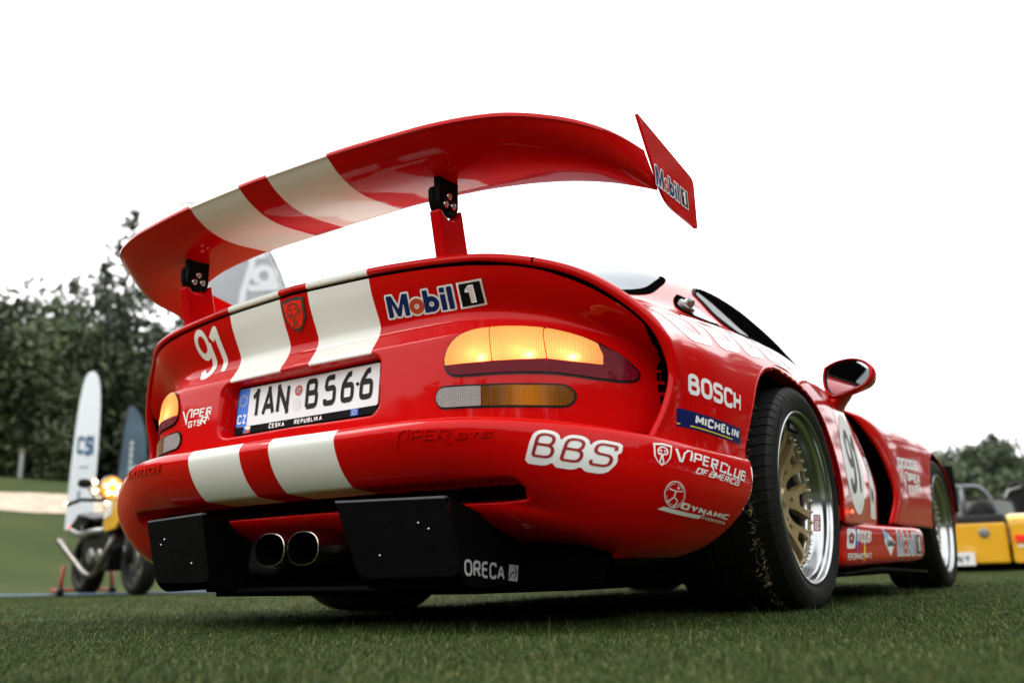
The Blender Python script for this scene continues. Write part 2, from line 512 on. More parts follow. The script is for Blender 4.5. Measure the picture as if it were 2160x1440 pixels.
def ground():
    a = np.sinh(np.linspace(-4.6, 4.6, 161))*18.0
    X, Y = np.meshgrid(a, a+4, indexing='ij')
    G = np.stack([X, Y, hgt(X, Y)], -1)
    m = bpy.data.materials.new('lawn'); m.use_nodes = True
    t = m.node_tree; b = t.nodes['Principled BSDF']; b.inputs['Roughness'].default_value = .95; b.inputs['Specular IOR Level'].default_value = .1
    tc = t.nodes.new('ShaderNodeTexCoord')
    def noise(s, d=6):
        n = t.nodes.new('ShaderNodeTexNoise'); n.inputs['Scale'].default_value = s; n.inputs['Detail'].default_value = d
        t.links.new(tc.outputs['Object'], n.inputs['Vector']); return n.outputs['Fac']
    def ramp(f, stops):
        r_ = t.nodes.new('ShaderNodeValToRGB'); t.links.new(f, r_.inputs[0])
        e = r_.color_ramp.elements
        e[0].position, e[0].color = stops[0][0], (*stops[0][1], 1); e[1].position, e[1].color = stops[-1][0], (*stops[-1][1], 1)
        for p, c in stops[1:-1]: k = e.new(p); k.color = (*c, 1)
        return r_.outputs[0]
    c1 = ramp(noise(.35), [(.3, (.040, .060, .017)), (.5, (.056, .074, .022)), (.72, (.080, .084, .030))])
    c2 = ramp(noise(60, 3), [(.3, (.45, .45, .45)), (.7, (1.25, 1.25, 1.25))])
    mx = t.nodes.new('ShaderNodeMix'); mx.data_type = 'RGBA'; mx.blend_type = 'MULTIPLY'; mx.inputs[0].default_value = 1
    t.links.new(c1, mx.inputs[6]); t.links.new(c2, mx.inputs[7])
    t.links.new(mx.outputs[2], b.inputs['Base Color'])
    bp = t.nodes.new('ShaderNodeBump'); bp.inputs['Strength'].default_value = .6; bp.inputs['Distance'].default_value = .02
    t.links.new(noise(90, 4), bp.inputs['Height']); t.links.new(bp.outputs[0], b.inputs['Normal'])
    o = mesh('lawn', G.reshape(-1, 3), grid_faces(161, 161, True), m)
    tag(o, kind='structure')
    # sandy bank across the slope
    ys = np.linspace(-2, 40, 60)
    G = np.empty((60, 5, 3))
    for i, y in enumerate(ys):
        for j, x in enumerate(np.linspace(-19.9, -22.6, 5)):
            xx = x+.25*math.sin(y*.9)+.12*math.sin(y*2.3); G[i, j] = (xx, y, hgt(xx, y)+.03)
    o = mesh('sand_bank', G.reshape(-1, 3), grid_faces(60, 5), mat('sand', (.42, .34, .26), .95, noise=.25, nscale=3))
    if o.data.polygons[0].normal.z < 0: o.data.flip_normals()
    tag(o, kind='structure')
ground()
# ------------------------------------------------------------------ the red race car (origin: ground under the rear axle, +y forwards)
car = empty('sports_car')
tag(car, 'red race car with two cream stripes and a tall rear wing, seen from behind', 'car')

# plan of the tail: gap under the boot lip, fascia, bumper
GX = [0, .26, .35, .45, .55, .6, .65, .7, .75, .8, .85, .88, .905, .925]
GY = [-1.163, -1.155, -1.151, -1.147, -1.139, -1.127, -1.108, -1.08, -1.05, -1.02, -.99, -.972, -.955, -.935]
GZ = [.857, .851, .846, .838, .826, .819, .8125, .802, .782, .7545, .717, .689, .655, .62]
CXs = [0, .26, .48, .58, .68, .76, .83, .88, .91, .935]
CYs = [-1.147, -1.137, -1.127, -1.102, -1.052, -.985, -.915, -.85, -.80, -.755]
# ---- tail panel with the number plate recess
def tail_panel():
    nu, nv = 361, 150
    xs = np.linspace(-.93, .93, nu); ax = np.abs(xs)
    out_ = sstep(ax, .86, .93)
    gy = ip(ax, GX, GY)+.004+.03*out_; gz = ip(ax, GX, GZ)-.0085-.004*out_
    yc = ip(ax, CXs, CYs)
    zc = ip(ax, [0, .4, .55, .68, .76, .83, .88, .935], [.662, .662, .664, .655, .635, .605, .57, .54])
    zb = ip(ax, [0, .4, .5, .6, .68, .76, .83, .88, .935], [.727, .727, .724, .715, .70, .672, .638, .60, .565])
    yb = yc+ip(ax, [0, .5, .7, .83, .935], [.032, .032, .030, .022, .015])
    zf = ip(ax, [0, .45, .6, .75, .85, .935], [.461, .464, .460, .444, .428, .41])
    G = np.empty((nu, nv, 3))
    for k in range(nu):
        Tt = np.array([gy[k], gz[k]]); B = np.array([yb[k], zb[k]]); Cc = np.array([yc[k], zc[k]])
        F_ = np.array([yc[k]-.008, zf[k]])
        def lt(a, b, fz, fy): return (a[0]+(b[0]-a[0])*fy, a[1]+(b[1]-a[1])*fz)
        pts = [tuple(Tt), lt(Tt, B, .28, .21), lt(Tt, B, .59, .56), lt(Tt, B, .855, .885), tuple(B),
               lt(B, Cc, .34, .16), lt(B, Cc, .785, .71), tuple(Cc), lt(Cc, F_, .18, .55), lt(Cc, F_, .5, .95), lt(Cc, F_, .8, 1.0), tuple(F_)]
        q = cr(pts, nv)
        G[k, :, 0] = xs[k]; G[k, :, 1:] = q
    G = smooth_grid(G, 6)
    # number plate recess
    d = rrect(G[..., 0], G[..., 2]-.578, .292, .0745, .035)
    G[..., 1] += .052*sstep(-d, -.004, .010)
    V = G.reshape(-1, 3)
    FF = grid_faces(nu, nv, True); cen = V[FF].mean(1)
    edge = .880+.028*np.clip((.60-cen[:, 2])/.14, 0, 1)**1.5+.05*np.clip((cen[:, 2]-.60)/.10, 0, 1)**2
    vent_mi = ((np.abs(cen[:, 0]) > edge) & (cen[:, 2] < .685)).astype(int)
    return mesh('tail_panel', V, FF, [M_TAIL, M_VOID], car, mi=vent_mi)
tailp = tail_panel()

# ---- rear bumper
BX = [(0, -1.258, .456), (.26, -1.248, .456), (.45, -1.226, .459), (.6, -1.185, .455), (.75, -1.117, .439), (.85, -1.062, .420),
      (.915, -1.000, .406), (.950, -.925, .395), (.968, -.82, .388), (.976, -.70, .386), (.977, -.60, .386), (.972, -.42, .386), (.965, -.2, .386)]
# profile: outward distance and height relative to the crease; at the centre and at the flank
PRC = [(-.125, .006), (-.06, .005), (-.022, .004), (-.006, .001), (.003, -.008), (.0085, -.020), (.006, -.038), (-.003, -.062), (-.018, -.088), (-.040, -.113), (-.070, -.135), (-.100, -.149), (-.112, -.156), (-.112, -.168), (-.120, -.182), (-.145, -.200), (-.20, -.225), (-.27, -.245), (-.34, -.262)]
PRS = [(-.125, .004), (-.06, .004), (-.022, .004), (-.006, .001), (.003, -.008), (.008, -.022), (.010, -.042), (.009, -.068), (.004, -.094), (-.006, -.120), (-.020, -.146), (-.038, -.170), (-.058, -.192), (-.080, -.210), (-.108, -.225), (-.145, -.236), (-.19, -.242), (-.24, -.244), (-.31, -.245)]
_AR = [(-.585, .385), (-.577, .42), (-.55, .462), (-.50, .528), (-.43, .594), (-.345, .643), (-.245, .674), (-.14, .684), (-.03, .674), (.09, .652), (.17, .622), (.24, .585), (.30, .52), (.355, .42), (.372, .35), (.36, .27)]
_AB = [(-.775, .150), (-.700, .185), (-.655, .225), (-.622, .27), (-.600, .31), (-.585, .385)]
ARC_TOP = [tuple(p) for p in cr(np.array(_AR), 120)]
ARCH = [(-.88, .09), (-.7, -.2), (.9, -.2), (.9, .09), (.5, .09), (.365, .20)]+ARC_TOP[::-1]+[tuple(p) for p in cr(np.array(_AB), 40)][::-1][1:]
def bumper():
    nh, nv = 170, 150
    half = cr(BX, nh)
    full = np.vstack([half[:0:-1]*[-1, 1, 1], half])
    n = len(full)
    tg = np.gradient(full, axis=0)[:, :2]; tg /= np.linalg.norm(tg, axis=1)[:, None]
    out = np.stack([tg[:, 1], -tg[:, 0]], 1)
    G = np.empty((n, nv, 3))
    pc = cr(PRC, nv); ps = cr(PRS, nv)
    for k in range(n):
        b = sstep(abs(full[k, 0]), .50, .88)
        p = pc*(1-b)+ps*b
        # at the sides the underside lip goes straight in; limit inward travel at the middle
        G[k, :, :2] = full[k, :2]+out[k]*p[:, :1]; G[k, :, 2] = full[k, 2]+p[:, 1]
    G = smooth_grid(G, 8)
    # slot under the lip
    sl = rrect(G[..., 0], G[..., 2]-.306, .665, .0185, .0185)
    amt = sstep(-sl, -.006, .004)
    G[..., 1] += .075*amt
    V = G.reshape(-1, 3); F = grid_faces(n, nv, True)
    V, F = cut(V, F, ARCH, lambda v: np.abs(v[:, 0]) > .5)
    a = amt.reshape(-1)
    cen = V[F].mean(1)
    mi = ((a[F].mean(1) > .97) | ((cen[:, 2] < .158) & (np.abs(cen[:, 0]) > .4))).astype(int)  # slot floor painted black for its deep shade; bumper bottom black too
    V2, F2 = V, F
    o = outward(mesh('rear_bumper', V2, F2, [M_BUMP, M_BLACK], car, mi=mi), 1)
    md = o.modifiers.new('thick', 'SOLIDIFY'); md.thickness = .006; md.offset = -1
    return o
bump = bumper()

# ---- body shell (right half control net, mirrored)
def body():
    gap = np.array([(.888, -.962, .395), (.918, -.922, .485), (.930, -.912, .555), (.915, -.945, .640), (.865, -.983, .705), (.77, -1.040, .775), (.62, -1.122, .817), (.35, -1.151, .846), (0, -1.163, .857)])
    nrm = np.array([(1, 0, -.05), (1, 0, .05), (.98, 0, .2), (.85, 0, .5), (.72, 0, .7), (.5, 0, .87), (.22, 0, .97), (.05, 0, 1), (0, 0, 1)])
    lip = [gap+nrm*.003+[0, .034, 0], gap-nrm*.0005+[0, .005, 0], gap+nrm*.0015+[0, -.001, 0], gap+nrm*.009+[0, -.003, 0], gap+nrm*.0165+[0, .001, 0], gap+nrm*.0215+[0, .014, 0]]
    rows = []
    rows += [np.array(r_) for r_ in (
     [(.946, -.87, .370), (.953, -.855, .465), (.953, -.85, .545), (.937, -.87, .633), (.880, -.90, .694), (.80, -.95, .770), (.63, -1.02, .825), (.35, -1.04, .858), (0, -1.05, .870)],
     [(.962, -.75, .362), (.966, -.75, .465), (.963, -.75, .545), (.946, -.75, .635), (.886, -.75, .696), (.80, -.76, .760), (.64, -.80, .832), (.37, -.82, .880), (0, -.83, .895)],
     [(.968, -.55, .358), (.972, -.55, .465), (.969, -.55, .548), (.946, -.55, .640), (.894, -.55, .720), (.80, -.55, .785), (.665, -.55, .856), (.45, -.55, .945), (0, -.55, .995)],
     [(.968, -.30, .358), (.972, -.30, .470), (.969, -.30, .560), (.946, -.30, .655), (.894, -.30, .740), (.80, -.30, .809), (.690, -.30, .872), (.50, -.30, 1.022), (0, -.30, 1.115)],
     [(.966, 0, .360), (.967, 0, .470), (.962, 0, .575), (.940, 0, .668), (.889, 0, .757), (.80, 0, .828), (.700, 0, .890), (.52, 0, 1.090), (0, 0, 1.212)],
     [(.948, .30, .270), (.950, .30, .42), (.942, .30, .545), (.924, .30, .665), (.872, .30, .760), (.80, .30, .836), (.710, .30, .895), (.53, .30, 1.122), (0, .30, 1.225)],
     [(.912, .75, .270), (.918, .75, .42), (.908, .75, .53), (.890, .75, .646), (.856, .75, .724), (.79, .75, .800), (.710, .75, .875), (.52, .75, 1.120), (0, .75, 1.215)],
     [(.872, 1.10, .270), (.876, 1.12, .42), (.866, 1.08, .52), (.850, 1.02, .62), (.822, .98, .70), (.77, 1.12, .782), (.70, 1.12, .855), (.50, 1.12, 1.055), (0, 1.12, 1.135)],
     [(.80, 1.20, .270), (.80, 1.20, .42), (.80, 1.20, .52), (.79, 1.20, .62), (.78, 1.22, .70), (.75, 1.32, .775), (.68, 1.35, .825), (.45, 1.36, .93), (0, 1.36, 1.00)],
     [(.70, 1.40, .270), (.70, 1.40, .42), (.70, 1.40, .52), (.70, 1.40, .62), (.70, 1.40, .70), (.72, 1.5, .765), (.64, 1.58, .800), (.42, 1.62, .835), (0, 1.65, .86)],
     [(.74, 2.1, .270), (.74, 2.1, .42), (.74, 2.1, .52), (.74, 2.1, .62), (.73, 2.1, .70), (.70, 2.1, .755), (.60, 2.2, .775), (.40, 2.25, .785), (0, 2.3, .80)],
     [(.74, 2.8, .270), (.74, 2.8, .40), (.74, 2.8, .48), (.74, 2.8, .55), (.72, 2.8, .61), (.68, 2.8, .64), (.58, 2.85, .655), (.38, 2.9, .66), (0, 2.95, .665)],
     [(.66, 3.15, .27), (.66, 3.15, .33), (.66, 3.15, .38), (.65, 3.15, .42), (.62, 3.15, .45), (.58, 3.2, .47), (.50, 3.25, .48), (.33, 3.28, .48), (0, 3.3, .48)])]
    nv = 170
    lp = loft(lip, 26, nv)
    rows = [lip[-1]]+rows
    dens = np.r_[np.linspace(0, .50, 300), np.linspace(.5, 1, 110)[1:]]
    A = np.array([cr(r_, nv) for r_ in rows])
    ch = np.stack([cr(A[:, j], 0, dens) for j in range(nv)], axis=1)
    ch = np.concatenate([lp[:-1], ch], 0)
    sm = smooth_grid(ch, 8)
    wgt = np.clip((np.arange(len(ch))-28)/14, 0, 1)[:, None, None]
    ch = ch*(1-wgt)+sm*wgt
    ch[:, -1, 0] = 0
    ch = np.concatenate([ch, ch[:, -2::-1]*[-1, 1, 1]], 1)
    nu, nv = ch.shape[:2]
    V = ch.reshape(-1, 3); F = grid_faces(nu, nv, True)
    V, F = cut(V, F, ARCH, lambda v: np.abs(v[:, 0]) > .5)
    cen = V[F].mean(1)
    mi = ((cen[:, 1] > 1.13) & (np.abs(cen[:, 0]) > .5) & (cen[:, 2] < .74)).astype(int)
    o = outward(mesh('body_shell', V, F, [M_STRIPE, M_VOID], car, mi=mi), 1)
    md = o.modifiers.new('thick', 'SOLIDIFY'); md.thickness = .010; md.offset = -1
    return o
body_o = body()
# black space behind the boot gap and behind the rim slots
def inner_tail():
    xs = np.linspace(-.93, .93, 121); ax = np.abs(xs)
    G = np.empty((121, 3, 3))
    for k in range(121):
        y = float(ip(ax[k], GX, GY)); z = float(ip(ax[k], GX, GZ))
        yc = float(ip(ax[k], CXs, CYs))
        d_ = .045*float(sstep(ax[k], .84, .92)); G[k, 0] = (xs[k]*.998, y+.010+d_, z+.0045); G[k, 1] = (xs[k]*.998, y+.016+d_, z-.012); G[k, 2] = (xs[k], max(yc, y)+.11, z-.05)
    return mesh('tail_cavity', G.reshape(-1, 3), grid_faces(121, 3, True), M_VOID, car)
inner_tail()
# ---- wheel arch liner and floor
def liner():
    for s in (1, -1):
        for (yc, zc, ry, rz, x1) in ((-.10, .33, .47, .37, .93), (2.444, .33, .40, .37, .86)):
            V = []; n = 40
            for i in range(n+1):
                a = math.pi*i/n - .25*(1-2*i/n)
                for x in (s*.50, s*x1): V.append((x, yc+ry*math.cos(a), zc+rz*math.sin(a)))
            F = [(2*i, 2*i+1, 2*i+3, 2*i+2) for i in range(n)]
            mesh('wheel_arch_liner', V, F, M_VOID, car)
liner()
V, F = prism([(-.45, -1.0), (.45, -1.0), (.60, -.75), (.60, .35), (.82, .45), (.82, 1.85), (.55, 2.0), (.55, 2.9), (.6, 3.1), (-.6, 3.1), (-.55, 2.9), (-.55, 2.0), (-.82, 1.85), (-.82, .45), (-.60, .35), (-.60, -.75)], .088, .125, 'xy')
mesh('underbody', V, F, M_VOID, car, smooth=False)
# bulkheads closing the sides behind the bumper, so no daylight shows through
for yb in (-.98, 1.9):
    V, F = prism([(-.52, .10), (.52, .10), (.52, .27), (.50, .42), (-.50, .42), (-.52, .27)], yb, yb+.02, 'xz')
    mesh('bulkhead', V, F, M_VOID, car, smooth=False)

for sx_ in (-.60, .60):
    V, F = prism([(-.87, .15), (-.85, .09), (-.35, .09), (-.35, .40), (-.87, .35)], sx_-.006, sx_+.006, 'yz')
    mesh('wheel_well_wall', V, F, M_VOID, car, smooth=False)
# ---- rear wing
def wing():
    root = None
    q_ = .7+.2055*np.sin(np.linspace(0, 1, 44)*math.pi/2)
    xs = np.r_[-q_[::-1], np.linspace(-.69, .69, 90), q_]
    nx = len(xs); ax = np.abs(xs)
    te_y = ip(ax, [0, .26, .5, .6, .7, .75, .8, .84, .875, .895, .905], [-1.306, -1.300, -1.277, -1.256, -1.222, -1.190, -1.143, -1.095, -1.035, -.972, -.905])
    te_z = ip(ax, [0, .26, .5, .6, .7, .8, .905], [1.112, 1.110, 1.108, 1.108, 1.106, 1.102, 1.088])
    le_y = ip(ax, [0, .26, .4, .5, .6, .7, .8, .905], [-1.020, -1.018, -1.005, -.99, -.965, -.935, -.90, -.845])
    le_z = ip(ax, [0, .3, .5, .6, .7, .8, .905], [1.066, 1.066, 1.063, 1.060, 1.052, 1.035, 1.008])
    # underside, thickness in local chord frame; s from trailing (0) to leading edge (1)
    bot = [(0, 0), (.085, -.0145), (.165, -.0240), (.245, -.0305), (.34, -.0345), (.46, -.0345), (.60, -.0285), (.75, -.0185), (.90, -.0075), (.97, -.001), (1, .006)]
    topp = [(.98, .015), (.9, .022), (.7, .024), (.45, .018), (.2, .011), (.06, .0085), (.012, .0095), (-.010, .0105), (-.016, .006), (-.012, .0005)]
    pr_ = np.array(bot+topp); pr_ = cr(np.vstack([pr_, pr_[:1]]), 64)[:-1]
    n = len(pr_)
    G = np.empty((nx, n, 3))
    for k in range(nx):
        te = np.array([te_y[k], te_z[k]]); le = np.array([le_y[k], le_z[k]]); e = le-te; L_ = np.hypot(*e); u = e/L_
        v = np.array([-u[1], u[0]])
        sc_ = min(1, L_/.28+.0)
        th = .35+.65*sstep(np.array(L_), .08, .24)
        q = te+np.outer(pr_[:, 0]*L_, u)+np.outer(pr_[:, 1]*th, v)
        G[k, :, 0] = xs[k]; G[k, :, 1:] = q
    V = G.reshape(-1, 3); F = []
    for i in range(nx-1):
        for j in range(n):
            F.append((i*n+j, i*n+(j+1) % n, (i+1)*n+(j+1) % n, (i+1)*n+j))
    F.append(tuple(range(n-1, -1, -1))); F.append(tuple((nx-1)*n+j for j in range(n)))
    return mesh('rear_wing', V, F, M_STRIPE, car, sharp=50)
wing_o = wing()
def wing_parts():
    for s in (1, -1):
        poly = rounded([(-.948, 1.170), (-.628, 1.112), (-.625, .975), (-.822, .985)], [.012, .02, .012, .05], 6)
        V, F = prism(poly, s*.9055, s*.9125, 'yz')
        bevel_mesh(mesh('endplate', V, F, M_RED, wing_o, smooth=False), .0012)
        # upright: red fin with a hollow top, on the boot lid
        x = s*.474
        P = [(-1.132, .845), (-1.158, .966), (-1.148, .970), (-1.134, .957), (-1.118, .951), (-1.100, .954), (-1.086, .966), (-1.076, .985), (-1.068, .987), (-1.035, .845)]
        V, F = prism(P, x-.015, x+.015, 'yz')
        bevel_mesh(mesh('wing_upright', V, F, M_RED, wing_o, smooth=False), .005, 3)
        # black bracket plate with three bolts
        P = rounded([(-1.152, 1.075), (-1.078, 1.078), (-1.078, .985), (-1.092, .964), (-1.128, .962), (-1.150, .985)], [.004, .004, .02, .02, .02, .02], 5)
        V, F = prism(P, x-.006, x+.012, 'yz')
        br = mesh('wing_bracket', V, F, M_BLACK, wing_o, smooth=False); bevel_mesh(br, .002)
        P2 = rounded([(-1.155, 1.035), (-1.10, 1.04), (-1.10, .99), (-1.130, .958), (-1.152, .985)], .018, 5)
        V, F = prism(P2, x-.022, x-.0065, 'yz')
        bevel_mesh(mesh('wing_bracket', V, F, M_BLACK, wing_o, smooth=False), .003)
        for (by, bz) in ((-1.116, 1.011), (-1.129, .987), (-1.101, .990)):
            prof = [(x+.0115, .0095), (x+.015, .0093), (x+.0172, .0075), (x+.0176, .0055), (x+.0150, .0048), (x+.0150, 0.0)]
            V, F = lathe(prof, 20)
            V = [(a, b+by, c+bz) for a, b, c in V]
            mesh('bolt', V, F, M_STEEL, br, sharp=35)
wing_parts()

# ---- lamps: outlines in (x, z), laid on the tail panel
def bvh(o):
    dg = bpy.context.evaluated_depsgraph_get()
    return BVHTree.FromObject(o, dg)
bpy.context.view_layer.update()
BV_T = bvh(tailp); BV_B = bvh(bump); BV_S = bvh(body_o); BV_W = bvh(wing_o)
def cast_y(bv, x, z, y0=-1.6):
    h = bv.ray_cast(Vector((x, y0, z)), Vector((0, 1, 0)))
    if h[0] is None: h = bv.find_nearest(Vector((x, -1.0, z)))
    return h
def patch(name, D, xs, ys, m, parent, lift, bv, s=1, thick=0.0, bulge=None):
    v2, F = polygonize(D, xs, ys)
    if not len(v2): return None
    V = []
    for (a, b) in v2:
        h = cast_y(bv, a*s, b); k = lift+(bulge(a, b) if bulge else 0)
        nn = h[1]
        if nn.y > 0: nn = -nn
        V.append(h[0]+nn*k)
    if s > 0: F = [f for f in F]
    else: F = [f[::-1] for f in F]
    return mesh(name, V, F, m, parent)
def lens_mat(name, colr, emit=None, es=0.0, spots=None, ribs=2000, dark=0.0, rough=.12, half=None, rc=.10, glow=None, coatw=.15):
    m = bpy.data.materials.new(name); m.use_nodes = True
    t = m.node_tree; b = t.nodes['Principled BSDF']
    b.inputs['Base Color'].default_value = (*colr, 1); b.inputs['Roughness'].default_value = rough
    b.inputs['Coat Weight'].default_value = 1.0; b.inputs['Coat Roughness'].default_value = .02
    tc = t.nodes.new('ShaderNodeTexCoord'); sx = t.nodes.new('ShaderNodeSeparateXYZ'); t.links.new(tc.outputs['Object'], sx.inputs[0])
    def mt(op, a, v=None):
        k = t.nodes.new('ShaderNodeMath'); k.operation = op
        for q, z in enumerate((a, v)):
            if z is None: continue
            if hasattr(z, 'is_output'): t.links.new(z, k.inputs[q])
            else: k.inputs[q].default_value = z
        return k.outputs[0]
    # moulded grid of small optics inside the lens
    gx = mt('SINE', mt('MULTIPLY', sx.outputs['X'], ribs)); gz = mt('SINE', mt('MULTIPLY', sx.outputs['Z'], ribs))
    g = mt('ADD', gx, gz)
    bp = t.nodes.new('ShaderNodeBump'); bp.inputs['Strength'].default_value = .25; bp.inputs['Distance'].default_value = .001
    b.inputs['Specular IOR Level'].default_value = .06; b.inputs['Coat Weight'].default_value = coatw
    t.links.new(g, bp.inputs['Height']); t.links.new(bp.outputs[0], b.inputs['Normal'])
    gm = mt('ADD', mt('MULTIPLY', g, rc), .80)
    if half is not None:      # reflector's brightness painted into the lens colour, darker away from it
        ax_ = mt('ABSOLUTE', sx.outputs['X'])
        d_ = mt('SUBTRACT', ax_, .668)
        k_ = mt('POWER', 2.718, mt('MULTIPLY', mt('MULTIPLY', d_, d_), -620.0))
        gm = mt('MULTIPLY', gm, mt('ADD', mt('MULTIPLY', k_, 1.1), .45))
    if emit:
        b.inputs['Emission Color'].default_value = (*emit, 1)
        acc = 0.34
        ax = mt('ABSOLUTE', sx.outputs['X'])
        for (px, pz, amp, rad, hot) in spots:
            dx = mt('SUBTRACT', ax, px); dz = mt('MULTIPLY', mt('SUBTRACT', sx.outputs['Z'], pz), 1.15)
            d2 = mt('ADD', mt('MULTIPLY', dx, dx), mt('MULTIPLY', dz, dz))
            e1 = mt('MULTIPLY', mt('POWER', 2.718, mt('MULTIPLY', d2, -1/rad**2)), amp)
            e2 = mt('MULTIPLY', mt('POWER', 2.718, mt('MULTIPLY', d2, -1/(rad*.28)**2)), hot)
            acc = mt('ADD', mt('ADD', e1, e2), acc)
        t.links.new(mt('MULTIPLY', mt('MULTIPLY', acc, gm), es), b.inputs['Emission Strength'])
    else:
        mx = t.nodes.new('ShaderNodeVectorMath'); mx.operation = 'SCALE'; mx.inputs[0].default_value = colr
        if glow:
            b.inputs['Emission Color'].default_value = (*glow, 1); b.inputs['Emission Strength'].default_value = 1.0
        t.links.new(mt('MULTIPLY', gm, 1.0), mx.inputs['Scale']); t.links.new(mx.outputs[0], b.inputs['Base Color'])
    return m
SPOTS = [(.555, .612, .80, .050, .5), (.575, .601, .3, .030, 6.0), (.650, .612, .80, .055, .5), (.672, .601, .3, .032, 7.0), (.735, .606, .75, .045, .5), (.748, .595, .3, .030, 7.0)]
M_AMB = lens_mat('lit_amber_lens', (.75, .22, .05), (1.0, .36, .09), .62, SPOTS, ribs=1400, rc=.20)
M_REDL = lens_mat('dark_red_lens', (.10, .001, .006), ribs=2600, glow=(.022, .0, .0022))
M_CLEAR = lens_mat('clear_ribbed_lens', (.34, .34, .33), ribs=1500, rc=.30)
M_AMBD = lens_mat('unlit_amber_lens', (.34, .115, .004), ribs=1500, rc=.22, half=1)
def lamps():
    xs = np.linspace(.44, .92, 170); zs = np.linspace(.46, .72, 110)
    X, Y = np.meshgrid(xs, zs)
    # main lamp outline, on the panel
    O = [(.484, .605), (.492, .632), (.512, .655), (.545, .668), (.60, .672), (.66, .669), (.72, .658), (.775, .637), (.82, .609), (.850, .580), (.862, .558), (.858, .545), (.842, .541), (.80, .545), (.72, .558), (.62, .563), (.54, .564), (.505, .568), (.489, .582)]
    O = [(x if x < .70 else .70+(x-.70)*.93, z) for x, z in O]
    O = [tuple(p) for p in cr(np.array(O+[O[0]]), 90)[:-1]]
    D = sd_poly(X, Y, O)
    for s in (1, -1):
        rim = patch('tail_lamp', np.maximum(D-.0030, -D-.004), xs, zs, M_GLOSSBLK, car, .0015, BV_T, s)
        Di = D+.0015
        zsplit = .5915-.145*np.maximum(X-.70, 0)
        bulge = lambda a, b: 0.006
        amb = np.maximum(Di, np.maximum(zsplit-Y, np.maximum(X-.795+.35*np.maximum(Y-.6, 0), -9)))
        cuts = [.595, .705]
        edges = [0, .595, .700, 9]
        for q in range(3):
            d = np.maximum(amb, np.maximum(edges[q]+.0008-X-.12*(Y-.6), X+.12*(Y-.6)-edges[q+1]+.0008))
            patch('lit_lens', d, xs, zs, M_AMB, rim, .005, BV_T, s)
        d = np.maximum(Di, -(amb-.0012))
        for q in range(2):
            dd = np.maximum(d, (X-.700 if q == 0 else .7016-X))
            patch('red_lens', dd, xs, zs, M_REDL, rim, .005, BV_T, s)
        # lower lamp: clear and amber
        cxm, czm = .605, .513
        a = X-cxm; b = Y-czm+.03*(X-cxm)/.14*0+.045*(X-cxm)
        Dl = rrect(a, b, .142, .0235, .0235)
        rim2 = patch('reversing_lamp', np.maximum(Dl-.0035, -Dl-.004), xs, zs, M_GLOSSBLK, car, .0015, BV_T, s)
        patch('clear_lens', np.maximum(Dl+.001, X-.571), xs, zs, M_CLEAR, rim2, .0045, BV_T, s)
        patch('amber_lens', np.maximum(Dl+.001, .5725-X), xs, zs, M_AMBD, rim2, .0045, BV_T, s)
lamps()

